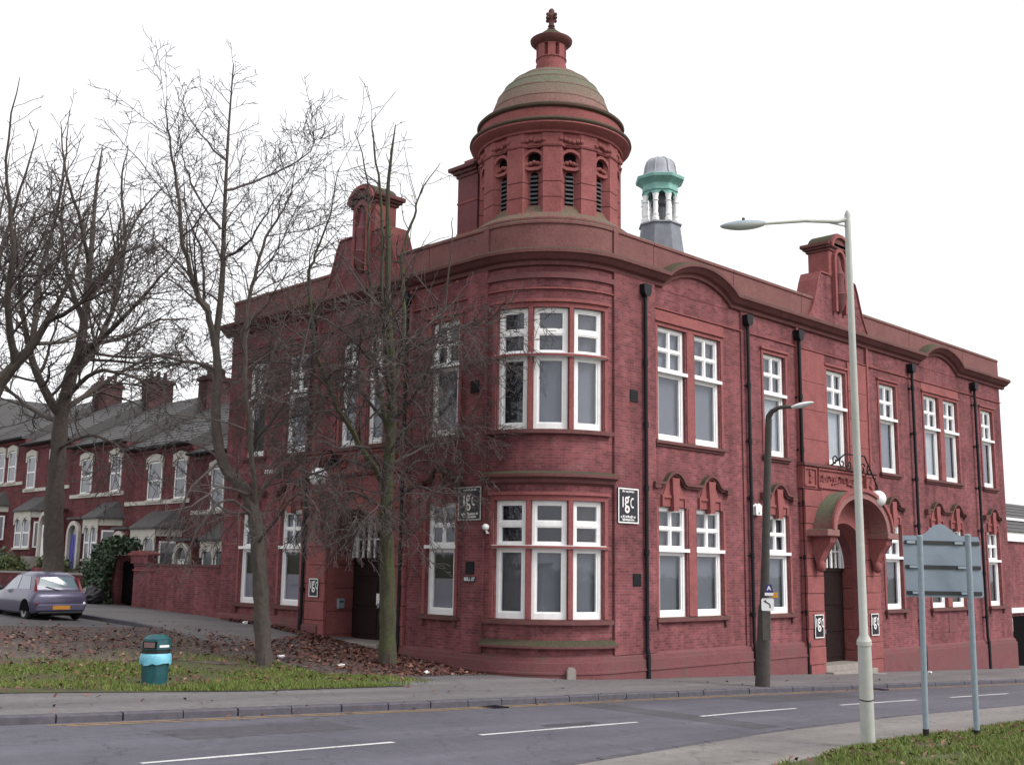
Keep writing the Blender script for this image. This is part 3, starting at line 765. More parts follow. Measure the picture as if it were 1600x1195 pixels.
# ---- entrances
PD = 1.0
def entrance(m, D, spring, thr, PD, hood, zbase, pj=.25):
    a, c_, zb, zt = D; c = (a+c_)/2; hw = (c_-a)/2; dz = zt-spring
    arch = [(c+hw*math.cos(math.pi*i/20), spring+dz*math.sin(math.pi*i/20)) for i in range(21)]
    P = MB().prism(m, [(c_, zt+.002), (a, zt+.002)]+[(u, z) for u, z in reversed(arch)], -.28, -.004).build('arch_spandrel', 'terra', BLD)
    # projecting lower storey of the bay
    for s, e in ((a-1.02, a), (c_, c_+1.02)):
        z = zbase; k = 0
        while z < 3.95:
            h = min(.56, 3.98-z)
            MB().box(m, s, e, .0, pj if k % 2 == 0 else pj-.015, z, z+h-.014).build('jamb_block', 'terra', BLD, bevel=.012); z += h; k += 1
    MB().prism(m, [(c_, 3.98), (a, 3.98)]+[(u, z) for u, z in reversed(arch)], 0, pj-.01).build('arch_face', 'terra', BLD)
    # reveals of the deep porch
    for s, e in ((a-.14, a+.004), (c_-.004, c_+.14)):
        z = zbase
        while z < spring:
            h = min(.70, spring-z)
            MB().box(m, s, e, -PD, -.30 if z < -9 else -.31, z, z+h-.016).build('reveal_block', 'terra', BLD, bevel=.01)
            MB().box(m, s, e, -.308, -.004, z, z+h-.016).build('reveal_block', 'terra', BLD, bevel=.01); z += h
    v = MB(); n = len(arch)
    v.add([m(u, -PD, z) for u, z in arch]+[m(u, -.28, z) for u, z in arch], [(i, i+1, n+i+1, n+i) for i in range(n-1)])
    v.build('porch_vault', 'plinth', BLD)
    MB().box(m, a, c_, -PD-.05, .20, thr-.6, thr).build('threshold', 'concrete', BLD, bevel=.01)
    MB().box(m, a-.05, c_+.05, .20, .52, thr-.8, thr-.17).build('step', 'concrete', BLD, bevel=.015)
    if hood: MB().box(m, a-.05, c_+.05, .52, .84, thr-.9, thr-.33).build('step', 'concrete', BLD, bevel=.015)
    # back wall, double door, arched fanlight
    MB().box(m, a-.1, c_+.1, -PD-.08, -PD-.02, zbase, zt+.1).build('porch_wall', 'door', BLD)
    D_ = MB().box(m, a+.06, c_-.06, -PD-.02, -PD+.04, thr, spring-.25).build('door', 'door', BLD)
    for s in (-1, 1):
        for (z0, z1) in ((thr+.15, thr+.85), (thr+1.0, thr+1.75), (thr+1.9, spring-.4)):
            u0, u1 = sorted((c+s*.10, c+s*(hw-.2)))
            MB().box(m, u0, u1, -PD+.04, -PD+.065, z0, z1).build('door_panel', 'door', D_, bevel=.012)
    MB().box(m, c-.05, c+.05, -PD+.04, -PD+.10, thr+.95, thr+1.1).build('door_handle', 'rim', D_, bevel=.01)
    MB().box(m, a+.02, c_-.02, -PD-.01, -PD+.08, spring-.25, spring-.13).build('door_head', 'door', D_)
    fl = MB(); r0 = hw-.04
    fl.band(m, [(c+r0*math.cos(math.pi*i/20), spring-.13+(dz+.08)*math.sin(math.pi*i/20)) for i in range(21)], -PD, -PD+.09, .09)
    for k in range(-4, 5):
        u = c+k*r0/4.6; h = (dz+.05)*math.sqrt(max(0, 1-((u-c)/r0)**2))
        wd = .035 if k % 2 else .06
        fl.box(m, u-wd, u+wd, -PD, -PD+.07, spring-.12, spring-.13+h)
    fl.box(m, c-r0+.05, c+r0-.05, -PD+.01, -PD+.065, spring+.42, spring+.47)
    F_ = fl.build('fanlight', 'white', BLD)
    MB().prism(m, [(c+r0*math.cos(math.pi*i/20), spring-.13+(dz+.06)*math.sin(math.pi*i/20)) for i in range(21)], -PD+.02, -PD+.028).build('pane', 'glass', F_)
    # hood
    if hood:
        oa, ob, ia, ib, z0, dep = 2.0, 1.34, 1.72, 1.10, 2.66, .95
        o_ = [(c+oa*math.cos(math.pi*i/24), z0+ob*math.sin(math.pi*i/24)) for i in range(25)]
        i_ = [(c+ia*math.cos(math.pi*i/24), z0+ib*math.sin(math.pi*i/24)) for i in range(25)]
        H = MB()
        for k in range(24): H.prism(m, [o_[k], o_[k+1], i_[k+1], i_[k]], .24, dep)
        H = H.build('door_hood', 'dome', BLD)
        MB().band(m, [(u, z-.0) for u, z in [(c+(oa+.03)*math.cos(math.pi*i/24), z0+(ob+.03)*math.sin(math.pi*i/24)) for i in range(25)]], dep-.02, dep+.07, .12).build('hood_rim', 'terra', H)
        for s in (-1, 1):
            u0, u1 = sorted((c+s*1.66, c+s*2.42))
            MB().box(m, u0, u1, .0, dep+.05, z0-.22, z0).build('hood_shelf', 'dome', H, bevel=.02)
            x0, x1 = sorted((c+s*1.70, c+s*2.10))
            pr = [(.24, z0-.22), (dep-.05, z0-.22), (dep-.10, z0-.42), (.62, z0-.70), (.50, z0-.95), (.40, z0-1.12), (.24, z0-PD)]
            bb = MB()
            bb.add([m(x0, d, z) for d, z in pr]+[m(x1, d, z) for d, z in pr], [tuple(range(7)), tuple(range(13, 6, -1))]+[(k, (k+1) % 7, 7+(k+1) % 7, 7+k) for k in range(7)])
            bb.build('hood_bracket', 'terra', H, bevel=.02)
            q = m((x0+x1)/2, .42, z0-1.18); MB().sphere(q, .17, 10, 7, (1, 1, 1.2)).build('bracket_boss', 'terra', H, smooth=True)
    # carved frieze over the arch
    MB().box(m, a-1.05, c_+1.05, 0, .20, 3.995, 4.74).build('frieze', 'terra', BLD)
    MB().box(m, a-1.10, c_+1.10, 0, .30, 4.745, 4.84).build('frieze_cornice', 'terra_moss', BLD)
    rg = random.Random(11)
    for s, e in ((a-.98, a-.28), (c_+.28, c_+.98)):
        Q = MB().band(m, [(s, 4.10), (e, 4.10), (e, 4.66), (s, 4.66), (s, 4.08)], .20, .25, .07).build('carved_panel', 'terra', BLD)
        for k in range(5):
            q = m((s+e)/2+rg.uniform(-.10, .10), .21, 4.24+k*.075); MB().sphere(q, .07, 8, 6).build('carving', 'terra', Q, smooth=True)
    Q = MB().band(m, [(a-.12, 4.08), (c_+.12, 4.08), (c_+.12, 4.68), (a-.12, 4.68), (a-.12, 4.05)], .20, .26, .06).build('carved_panel', 'terra', BLD)
    for k in range(13):
        u = a+.06+k*(c_-a-.12)/12; rr = .13+.04*(k % 2); ph = rg.uniform(0, 6)
        pts = [m(u+rr*(1-t/16)*math.cos(ph+t*.55), .22+.03*math.sin(t), 4.38+rr*(1-t/16)*math.sin(ph+t*.55)) for t in range(15)]
        MB().tube(pts, [.038*(1-t/22) for t in range(15)], 5).build('carving', 'terra', Q, smooth=True)
    # smooth block courses beside the upper window
    wins = (RW_U[3],) if hood else LW_U[1:3]
    ua, ub = min(w_[0] for w_ in wins)-.18, max(w_[1] for w_ in wins)+.18
    for s, e in ((a-.95, ua), (ub, c_+.95)):
        for (z0, z1) in ((4.86, 5.66), (5.675, 6.66), (6.675, 7.62), (7.635, 8.68)):
            MB().box(m, s, e, 0, .05, z0, z1).build('facing_block', 'terra' if hood else 'brick', BLD)
    for s in (a-1.02, c_+.90):
        MB().box(m, s, s+.12, 0, .09, 4.86, 9.36).build('pilaster', 'terra', BLD)
entrance(mR, RD, 1.56, -1.72, .68, True, -2.75)
entrance(mL, LD, 1.66, -.93, PD, False, -1.5, .12)

# ---- downpipes with hoppers, and air bricks
def downpipe(m, u, z0, z1, d=.13):
    p = MB().tube([m(u, d, z0+.10), m(u, d, z1)], .055, 10)
    p.tube([m(u, d+.04, z0-1.3), m(u, d+.04, z0-.06), m(u, d, z0+.14)], .062, 10)
    o = p.build('downpipe', 'black_iron', BLD, smooth=True)
    h = MB(); q = [(-.16, z1+.30), (.16, z1+.30), (.14, z1+.06), (.06, z1-.04), (-.06, z1-.04), (-.14, z1+.06)]
    h.prism(m, [(u+a, z) for a, z in q], .02, .26); h.build('hopper', 'black_iron', o, bevel=.012)
    z = z0+.9
    while z < z1-.4:
        MB().box(m, u-.11, u+.11, .0, .06, z, z+.05).tube([m(u, d, z-.05), m(u, d, z+.10)], .074, 10).build('pipe_bracket', 'black_iron', o); z += 1.75
    return o
for u, z0 in ((3.66, -.92), (8.82, -.92), (11.88, -.92), (20.10, -1.36), (25.85, -1.36)): downpipe(mR, u, z0, 8.95, .16 if u < 4 else .15)
for u, z0 in ((10.62, -.4), (5.78, -.92)): downpipe(mL, u, z0, 8.95)
for m, u, z in ((mR, 3.22, 6.02), (mR, 3.32, 1.02), (mL, 2.82, 6.18), (mL, 2.88, 1.28)):
    o = MB().box(m, u-.17, u+.17, .075, .092, z-.17, z+.17).build('air_brick', 'black_iron', BLD)
    for k in range(4): MB().box(m, u-.15, u+.15, .092, .104, z-.14+k*.078, z-.10+k*.078).build('slot_bar', 'black_iron', o)
MB().box(mR, 22.62, 23.35, 0, .02, -.95, -.25).build('vent_panel', 'plinth', BLD)

# ---- the domed corner tower
TW = MB().lathe((CX, CY), [(2.06, 9.9), (2.06, 10.64), (2.41, 10.68), (2.41, 10.74), (2.10, 10.98), (2.0, 11.0)], 72).build('tower', 'coping', BLD)
def drum_poly(z, rp=2.09, rn=1.88, hp=7.0, hn=4.6, dr=0):
    pts = []
    for k in range(12):
        a = 225+30*k
        for da, r in ((-hp, rp), (hp, rp), (15-hn, rn), (15+hn, rn)):
            t = R_(a+da); pts.append((CX+(r+dr)*math.cos(t), CY+(r+dr)*math.sin(t), z))
    return pts
for z0, z1 in ((10.85, 11.418), (11.440, 11.868), (11.890, 12.90)):
    MB().ring(drum_poly(z0), drum_poly(z1)).build('drum_course', 'terra', TW)
MB().ring(drum_poly(11.0, dr=-.03), drum_poly(12.9, dr=-.03)).build('drum_core', 'asphalt_dark', TW)
def nframe(k):
    a = R_(225+15+30*k); o = Vector((CX, CY, 0)); ax = Vector((-math.sin(a), math.cos(a), 0)); ay = Vector((math.cos(a), math.sin(a), 0))
    return lambda u, d, z: o+ax*u+ay*d+Vector((0, 0, z))
for k in range(12):
    if k in (3, 4, 5, 6, 7, 8): 
        if k in (5, 6): continue
    m = nframe(k)
    slit = [(-.115, 11.26), (.115, 11.26), (.115, 12.10)]+[(.115*math.cos(math.pi*i/6), 12.10+.115*math.sin(math.pi*i/6)) for i in range(1, 6)]+[(-.115, 12.10)]
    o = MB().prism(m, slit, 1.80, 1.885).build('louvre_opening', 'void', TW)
    for j in range(7):
        z = 11.29+j*.125
        b = MB(); b.add([m(-.115, 1.884, z+.06), m(.115, 1.884, z+.06), m(.115, 1.925, z), m(-.115, 1.925, z), m(-.115, 1.884, z+.075), m(.115, 1.884, z+.075), m(.115, 1.930, z+.015), m(-.115, 1.930, z+.015)],
                       [(0, 1, 2, 3), (7, 6, 5, 4), (0, 4, 5, 1), (1, 5, 6, 2), (2, 6, 7, 3), (3, 7, 4, 0)])
        b.build('louvre', 'louvre', TW)
    # shell hood with dark recess
    hd = [(.30*math.cos(math.pi*i/12), 12.50+.30*math.sin(math.pi*i/12)) for i in range(13)]
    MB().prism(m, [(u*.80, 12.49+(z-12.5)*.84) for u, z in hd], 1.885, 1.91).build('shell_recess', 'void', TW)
    MB().band(m, hd, 1.88, 2.04, .085).build('shell_hood', 'terra', TW)
    for j in range(-2, 3):
        q = m(j*.105, 1.93, 12.42+.03*(2-abs(j))); MB().sphere(q, .075, 8, 6, (1, 1, .9)).build('carving', 'terra', TW, smooth=True)
    MB().band(m, [(-.36, 12.46), (-.30, 12.34), (-.12, 12.27), (.12, 12.27), (.30, 12.34), (.36, 12.46)], 1.88, 2.02, .09).build('shell_base', 'terra', TW)
    # sloping sill at the foot of each bay
    b = MB(); b.add([m(-.44, 2.10, 10.90), m(.44, 2.10, 10.90), m(.17, 1.89, 11.24), m(-.17, 1.89, 11.24), m(-.44, 1.8, 10.90), m(.44, 1.8, 10.90)],
                   [(0, 1, 2, 3), (0, 3, 4), (1, 5, 2), (3, 2, 5, 4), (0, 4, 5, 1)])
    b.build('sloping_sill', 'coping', TW)
    # carved frieze panel
    rg = random.Random(k)
    for j in range(6):
        q = m(-.30+j*.12, 2.06, 13.08+rg.uniform(-.05, .05)); MB().sphere(q, .075, 7, 5).build('carving', 'terra', TW, smooth=True)
MB().ring(drum_poly(12.90, 2.12, 2.0, 7.3, 4.6), drum_poly(12.945, 2.14, 2.02, 7.3, 4.6)).build('drum_string', 'terra', TW)
MB().ring(drum_poly(12.945, 2.10, 2.04, 7.0, 5.5), drum_poly(13.30, 2.10, 2.04, 7.0, 5.5)).build('drum_frieze', 'terra', TW)
MB().lathe((CX, CY), [(2.0, 13.28), (2.13, 13.30), (2.15, 13.36), (2.27, 13.42), (2.37, 13.50), (2.36, 13.55), (2.30, 13.58), (2.0, 13.60)], 96).build('drum_cornice', 'terra', TW, smooth=True)
MB().lathe((CX, CY), [(2.30, 13.555), (2.38, 13.56), (2.41, 13.60), (2.40, 13.65), (2.33, 13.69), (2.0, 13.71)], 96).build('cornice_roll', 'roll', TW, smooth=True)
MB().lathe((CX, CY), [(2.09, 13.66), (2.11, 13.72), (2.11, 14.04), (2.05, 14.06)], 96).build('attic_band', 'terra', TW, smooth=True)
MB().lathe((CX, CY), [(2.0, 14.03), (2.12, 14.04), (2.19, 14.09), (2.20, 14.15), (2.14, 14.21), (1.95, 14.25), (1.5, 14.26)], 96).build('attic_moulding', 'roll', TW, smooth=True)
ts = [0, 13, 26, 38, 49, 60, 74]
for t0, t1 in zip(ts[:-1], ts[1:]):
    pr = []
    for i in range(5):
        t = R_(t0+(t1-t0)*i/4); pr.append((1.79*math.cos(t), 14.22+1.80*math.sin(t)))
    pr = [(pr[0][0]-.10, pr[0][1]), (pr[0][0]+.014, pr[0][1]-.008), (pr[0][0]+.010, pr[0][1]+.02)]+pr[1:]+[(pr[-1][0]-.12, pr[-1][1]-.01)]
    MB().lathe((CX, CY), pr, 96).build('dome_course', 'dome', TW, smooth=True)
# lantern on the dome
LN = MB().lathe((CX, CY), [(.52, 15.95), (.52, 16.04), (.46, 16.07), (.46, 16.22), (.44, 16.24), (.44, 16.38), (.30, 16.39), (.30, 16.80), (.45, 16.81), (.45, 16.86)], 32).build('lantern', 'terra', BLD)
for k in range(8):
    a = R_(225+45*k); o = Vector((CX, CY, 0)); ax = Vector((-math.sin(a), math.cos(a), 0)); ay = Vector((math.cos(a), math.sin(a), 0))
    m = (lambda ax, ay, o: (lambda u, d, z: o+ax*u+ay*d+Vector((0, 0, z))))(ax, ay, o)
    MB().box(m, -.115, .115, .28, .45, 16.36, 16.83).build('lantern_pier', 'terra', LN, bevel=.01)
MB().lathe((CX, CY), [(.44, 16.38), (.47, 16.39), (.47, 16.42), (.43, 16.43)], 32).build('lantern_sill', 'terra', LN)
MB().lathe((CX, CY), [(.42, 16.82), (.48, 16.84), (.56, 16.90), (.63, 16.97), (.64, 17.03), (.58, 17.07), (.40, 17.10), (.38, 17.12), (.33, 17.24), (.22, 17.33), (.10, 17.37), (.10, 17.42), (.03, 17.44)], 40).build('lantern_cap', 'terra_moss', LN, smooth=True)
FN = MB().lathe((CX, CY), [(.10, 17.38), (.13, 17.43), (.07, 17.47), (.11, 17.52), (.08, 17.60), (.10, 17.72), (.15, 17.82), (.13, 17.90), (.09, 17.93), (.095, 17.97), (.09, 18.04), (.05, 18.09), (.01, 18.11)], 16).build('finial', 'terra_moss', LN, smooth=True)
for k in range(4):
    a = R_(225+45+90*k)
    for zz in (17.76, 17.86):
        MB().sphere((CX+.17*math.cos(a), CY+.17*math.sin(a), zz), .055, 8, 6).build('leaf_lobe', 'terra_moss', LN, smooth=True)

# ---- stone chimney block behind the tower
ch = MB().box(xyz, 1.62, 3.0, 4.72, 5.62, 9.9, 13.30).build('chimney', 'plinth', BLD)
for o_, z0, z1 in ((.05, 13.25, 13.36), (.13, 13.36, 13.46), (.24, 13.46, 13.58)):
    MB().box(xyz, 1.62-o_, 3.0+o_, 4.72-o_*.3, 5.62+o_, z0, z1).build('chimney_cornice', 'terra_moss', ch, bevel=.012)
MB().box(xyz, 1.75, 2.9, 4.8, 5.5, 13.58, 13.85).build('chimney_cap', 'terra', ch)
for zz in (11.4, 12.4): MB().box(xyz, 1.60, 3.02, 4.70, 5.64, zz, zz+.06).build('chimney_band', 'terra', ch)

# ---- green copper ventilation turret on the hall roof
TX, TY = 10.4, 4.48
A8 = R_(45.3+22.5)
TR = MB().lathe((TX, TY), [(1.0, 11.4), (.86, 12.5), (.74, 13.42), (.74, 13.46)], 8, A8).build('roof_turret', 'lead_dark', BLD)
MB().lathe((TX, TY), [(.74, 13.46), (.80, 13.48), (.80, 13.53), (.70, 13.56), (.5, 13.57)], 8, A8).build('turret_ledge', 'lead', TR)
for k in range(8):
    a = A8+R_(45*k); q = (TX+.60*math.cos(a), TY+.60*math.sin(a))
    MB().lathe(q, [(.13, 13.56), (.13, 13.68), (.09, 13.72), (.11, 13.82), (.08, 13.87), (.095, 14.1), (.08, 14.28), (.11, 14.32), (.085, 14.37), (.12, 14.56)], 10).build('column', 'white', TR, smooth=True)
    a2 = a+R_(22.5); ax = Vector((-math.sin(a2), math.cos(a2), 0)); ay = Vector((math.cos(a2), math.sin(a2), 0)); o = Vector((TX, TY, 0))
    m = (lambda ax, ay, o: (lambda u, d, z: o+ax*u+ay*d+Vector((0, 0, z))))(ax, ay, o)
    MB().prism(m, [(-.25, 14.78), (-.25, 14.52), (-.19, 14.50), (-.14, 14.54), (-.10, 14.62), (0, 14.70), (.10, 14.62), (.14, 14.54), (.19, 14.50), (.25, 14.52), (.25, 14.78)], .52, .585).build('scalloped_valance', 'copper', TR)
MB().lathe((TX, TY), [(.22, 13.5), (.22, 14.2), (.34, 14.3), (.34, 14.75)], 8, A8).build('turret_core', 'louvre', TR)
MB().lathe((TX, TY), [(.4, 14.74), (.68, 14.74), (.68, 14.80), (.66, 14.82), (.66, 14.98), (.72, 15.04), (.80, 15.10), (.90, 15.16), (.92, 15.26), (.90, 15.28), (.4, 15.29)], 8, A8).build('turret_cornice', 'copper', TR)
dm = MB(); prof = [(.80, 15.28), (.70, 15.33), (.62, 15.42), (.585, 15.55), (.57, 15.70), (.53, 15.85), (.42, 15.98), (.25, 16.07), (.02, 16.10)]
dm.lathe((TX, TY), prof, 16, A8)
dm.build('turret_dome', 'lead', TR, smooth=True)
for k in range(8):
    a = A8+R_(45*k)
    MB().tube([(TX+(r+.01)*math.cos(a), TY+(r+.01)*math.sin(a), z) for r, z in prof[1:]], .022, 6).build('dome_roll', 'lead', TR, smooth=True)

# ================================================================== SIGNS AND FITTINGS ON THE BUILDING
def disc_ring(b, m, cu, cz, ro, ri, d0, d1, sx=1.0, a0=0, a1=360, n=20):
    full = abs(a1-a0) >= 360; k = n if full else n+1
    A = [R_(a0+(a1-a0)*i/n) for i in range(k)]
    vs = []
    for t in A:
        for r, d in ((ri, d0), (ro, d0), (ro, d1), (ri, d1)):
            vs.append(m(cu+sx*r*math.cos(t), d, cz+r*math.sin(t)))
    fs = []
    for i in range(n):
        j = (i+1) % k
        for q in range(4): fs.append((i*4+q, i*4+(q+1) % 4, j*4+(q+1) % 4, j*4+q))
    if not full: fs += [(3, 2, 1, 0), tuple((k-1)*4+q for q in range(4))]
    b.add(vs, fs)
def disc(b, m, cu, cz, r, d0, d1, sx=1.0, n=14):
    b.prism(m, [(cu+sx*r*math.cos(2*math.pi*i/n), cz+r*math.sin(2*math.pi*i/n)) for i in range(n)], d0, d1)
def logo(m, s, cu, cz, d, parent, flip):
    # the letters I g c: I as a bar, g as two stacked rings with a hooked neck, c as an open ring
    f = -1 if flip else 1
    mm = lambda u, dd, z: m(cu+f*u*s, dd, cz+z*s)
    MB().box(mm, -.40, -.315, d, d+.008, -.20, .36).build('letter_i', 'signwhite', parent)
    G = MB(); disc_ring(G, mm, -.03, .19, .185, .085, d, d+.008, .86)
    G.band(mm, [(-.14, .03), (-.165, -.06), (-.10, -.12), (0, -.135)], d, d+.0082, .085)
    G.band(mm, [(.08, .31), (.14, .37), (.21, .36)], d, d+.0082, .075)
    disc_ring(G, mm, 0, -.31, .205, .095, d, d+.0084, 1.0)
    G.build('letter_g', 'signwhite', parent)
    c_ = MB(); disc_ring(c_, mm, .46, .045, .28, .195, d, d+.008, .66, 62, 298)
    c_.build('letter_c', 'signwhite', parent)
    r = MB(); disc(r, mm, -.03, .19, .07, d, d+.006, .86); r.build('red_spot', 'signred', parent)
    r = MB(); disc(r, mm, 0, -.31, .08, d, d+.006); r.build('red_spot', 'signred', parent)
def wordlines(m, rows, d, parent, flip):
    rg = random.Random(5); f = -1 if flip else 1
    b = MB()
    for (u0, u1, z, h) in rows:
        u = u0
        while u < u1:
            wd = rg.uniform(.5, .9)*h*.55
            b.box(m, u, min(u+wd, u1), d, d+.004, z+(0 if rg.random() > .2 else -h*.2), z+h*(1 if rg.random() < .25 else .72)); u += wd+h*.22
            if rg.random() < .14: u += h*.5
    o = b.build('small_lettering', 'signwhite', parent); o['kind'] = 'stuff'
def big_sign(m, u0, u1, z0, z1, label, flip, fr='signwhite', d=.078):
    q = m((u0+u1)/2, d, z0)
    T = thing('name_board', tuple(q), label, 'sign', 'company boards on the building')
    MB().box(m, u0, u1, d, d+.03, z0, z1).build('board', 'signblack', T)
    f = .035; b = MB()
    b.box(m, u0, u1, d, d+.045, z0, z0+f).box(m, u0, u1, d, d+.045, z1-f, z1).box(m, u0, u0+f, d, d+.044, z0+f, z1-f).box(m, u1-f, u1, d, d+.044, z0+f, z1-f)
    b.build('border', fr, T)
    c = (u0+u1)/2; h = z1-z0
    logo(m, h*.53, c-(0.05 if not flip else -.05), z0+h*.56, d+.031, T, flip)
    wd = (u1-u0)*.36
    wordlines(m, [(c-wd*.8, c+wd*.8, z0+h*.885, .055), (c-wd, c+wd, z0+h*.155, .065), (c-wd*.8, c+wd*.8, z0+h*.075, .065)], d+.031, T, flip)
    return T
big_sign(mR, 2.50, 3.36, 2.52, 3.46, 'black board with white igc letters beside the black downpipe right of the bow', False)
big_sign(mL, 2.46, 3.36, 2.54, 3.44, 'black board with white igc letters left of the bow, half behind twigs', True, 'lampgrey')
def small_sign(m, u0, u1, z0, z1, d, label, flip):
    q = m((u0+u1)/2, d, z0); T = thing('door_plaque', tuple(q), label, 'sign', 'small company plaques by the doors')
    MB().box(m, u0, u1, d, d+.03, z0, z1).build('board', 'signblack', T)
    f = .03; b = MB()
    b.box(m, u0, u1, d, d+.04, z0, z0+f).box(m, u0, u1, d, d+.04, z1-f, z1).box(m, u0, u0+f, d, d+.039, z0+f, z1-f).box(m, u1-f, u1, d, d+.039, z0+f, z1-f)
    b.build('border', 'signwhite', T)
    logo(m, min((u1-u0)*.85, (z1-z0)*.7), (u0+u1)/2, z0+(z1-z0)*.60, d+.031, T, flip)
small_sign(mR, 12.12, 12.68, -.80, -.06, .252, 'narrow black plaque on the left jamb of the hooded street door', False)
small_sign(mR, 15.86, 16.40, -.84, -.10, .252, 'narrow black plaque on the right jamb of the hooded street door', False)
small_sign(mL, 9.72, 10.20, .32, .88, .122, 'small black plaque on the jamb of the side door by the trees', True)

def text_mesh(name, body, size, m, cu, cz, d, mat, parent, flip=False):
    cv = bpy.data.curves.new(name, 'FONT'); cv.body = body; cv.size = size; cv.align_x = 'CENTER'; cv.align_y = 'CENTER'; cv.offset = .004
    to = bpy.data.objects.new(name, cv); COL.objects.link(to)
    dg = bpy.context.evaluated_depsgraph_get(); me0 = bpy.data.meshes.new_from_object(to.evaluated_get(dg))
    b = MB(); f = -1 if flip else 1
    b.v = [tuple(m(cu+f*v.co.x, d, cz+v.co.y)) for v in me0.vertices]; b.f = [tuple(p.vertices) for p in me0.polygons]
    bpy.data.objects.remove(to); bpy.data.curves.remove(cv); bpy.data.meshes.remove(me0)
    return b.build(name, mat, parent, fixn=False)
T = thing('street_nameplate', tuple(mL(2.88, .08, .90)), 'small black street nameplate reading BELL ST below an air brick', 'sign')
MB().box(mL, 2.66, 3.10, .078, .095, .90, 1.06).build('plate', 'signblack', T)
text_mesh('lettering', 'BELL ST', .125, mL, 2.88, .98, .0965, 'signwhite', T, True)
T = thing('notice', tuple(mL(7.95, -PD+.07, .3)), 'white paper notice fixed to the dark side door', 'notice')
MB().box(mL, 8.02, 8.17, -PD+.067, -PD+.074, .12, .46).build('sheet', 'signwhite', T)
T = thing('notice', tuple(mL(7.45, -PD+.07, .3)), 'smaller square white notice on the side door nearer the tree trunk', 'notice')
MB().box(mL, 7.42, 7.56, -PD+.067, -PD+.074, .08, .28).build('sheet', 'signwhite', T)
T = thing('letter_box', tuple(mL(9.46, -.5, .0)), 'small grey metal box on the reveal of the side door', 'box')
MB().box(mL, 9.36, 9.446, -.62, -.38, -.02, .28).build('case', 'galv', T, bevel=.01)
MB().box(mL, 9.352, 9.36, -.58, -.42, .16, .20).build('slot', 'void', T)
def alarm(m, u, z, label):
    T = thing('alarm_box', tuple(m(u, .05, z)), label, 'alarm box')
    MB().prism(m, [(u-.13, z), (u+.13, z), (u+.15, z+.26), (u, z+.33), (u-.15, z+.26)], .05, .16).build('case', 'signwhite', T, bevel=.02)
    MB().sphere(m(u, .15, z+.05), .045, 8, 6).build('strobe', 'galv', T, smooth=True)
alarm(mR, 9.22, 3.02, 'white alarm box high beside a downpipe between the street windows')
T = thing('security_lamp', tuple(mB(-1.72, .1, 2.2)), 'small round white lamp beside the lower bow windows', 'lamp')
MB().sphere(mB(-1.74, .13, 2.35), .10, 12, 8, (1, 1, .9)).build('lens', 'globe', T, smooth=True)
MB().tube([mB(-1.74, .0, 2.2), mB(-1.74, .08, 2.2), mB(-1.74, .12, 2.30)], .03, 8).build('arm', 'signwhite', T)
def globe(m, u, d, z, r, label, base_u, base_z):
    T = thing('globe_lamp', tuple(m(u, d, z-r)), label, 'lamp', 'white globe lamps over the doors')
    MB().sphere(m(u, d, z), r, 18, 12).build('globe', 'globe', T, smooth=True)
    b = MB()
    pts = [m(base_u, .22, base_z), m(base_u+(u-base_u)*.3, d*.5, base_z+.42), m(base_u+(u-base_u)*.7, d*.85, base_z+.38), m(u, d, z+r+.12), m(u, d, z+r-.02)]
    b.tube(pts, .028, 7); b.build('bracket', 'black_iron', T, smooth=True)
    b = MB()
    for k in range(6):
        c0 = base_u+(u-base_u)*(.06+.17*k); ph = k*1.7
        b.tube([m(c0+(.20-.010*t)*math.cos(ph+t*.42), .3+d*.09*k, base_z+.16-.05*k+(.20-.010*t)*math.sin(ph+t*.42)) for t in range(18)], .026, 5)
    o = b.build('scrollwork', 'black_iron', T, smooth=True); o['kind'] = 'stuff'
    MB().lathe((m(u, d, 0).x, m(u, d, 0).y), [(.05, z+r-.03), (.085, z+r), (.05, z+r+.06)], 10).build('gallery', 'black_iron', T)
    return T
globe(mR, 15.55, .86, 3.82, .285, 'white globe lamp on an iron bracket at the right of the hooded street door', 13.6, 4.86)
globe(mL, 8.76, .95, 3.92, .29, 'white globe lamp over the side door behind the twigs', 8.9, 4.35)
T = thing('cctv_camera', tuple(mL(12.7, .1, 4.3)), 'tiny white camera on the side wall between upper and lower windows', 'camera')
MB().box(mL, 12.62, 12.80, .10, .34, 4.26, 4.38).build('body', 'signwhite', T, bevel=.02)
MB().tube([mL(12.72, 0, 4.42), mL(12.72, .12, 4.42), mL(12.72, .16, 4.36)], .02, 6).build('bracket', 'signwhite', T)
T = thing('marker_stone', (.62, .50, g(.6, .5)), 'small stone marker standing against the foot of the bow', 'marker')
q = mB(.52, .28, 0); MB().prism(lambda u, d, z: mB(.52+u, .2+d, g(q.x, q.y)+z), [(-.09, -.1), (.09, -.1), (.09, .22), (.05, .28), (-.05, .28), (-.09, .22)], 0, .12).build('stone', 'concrete', T, bevel=.01)

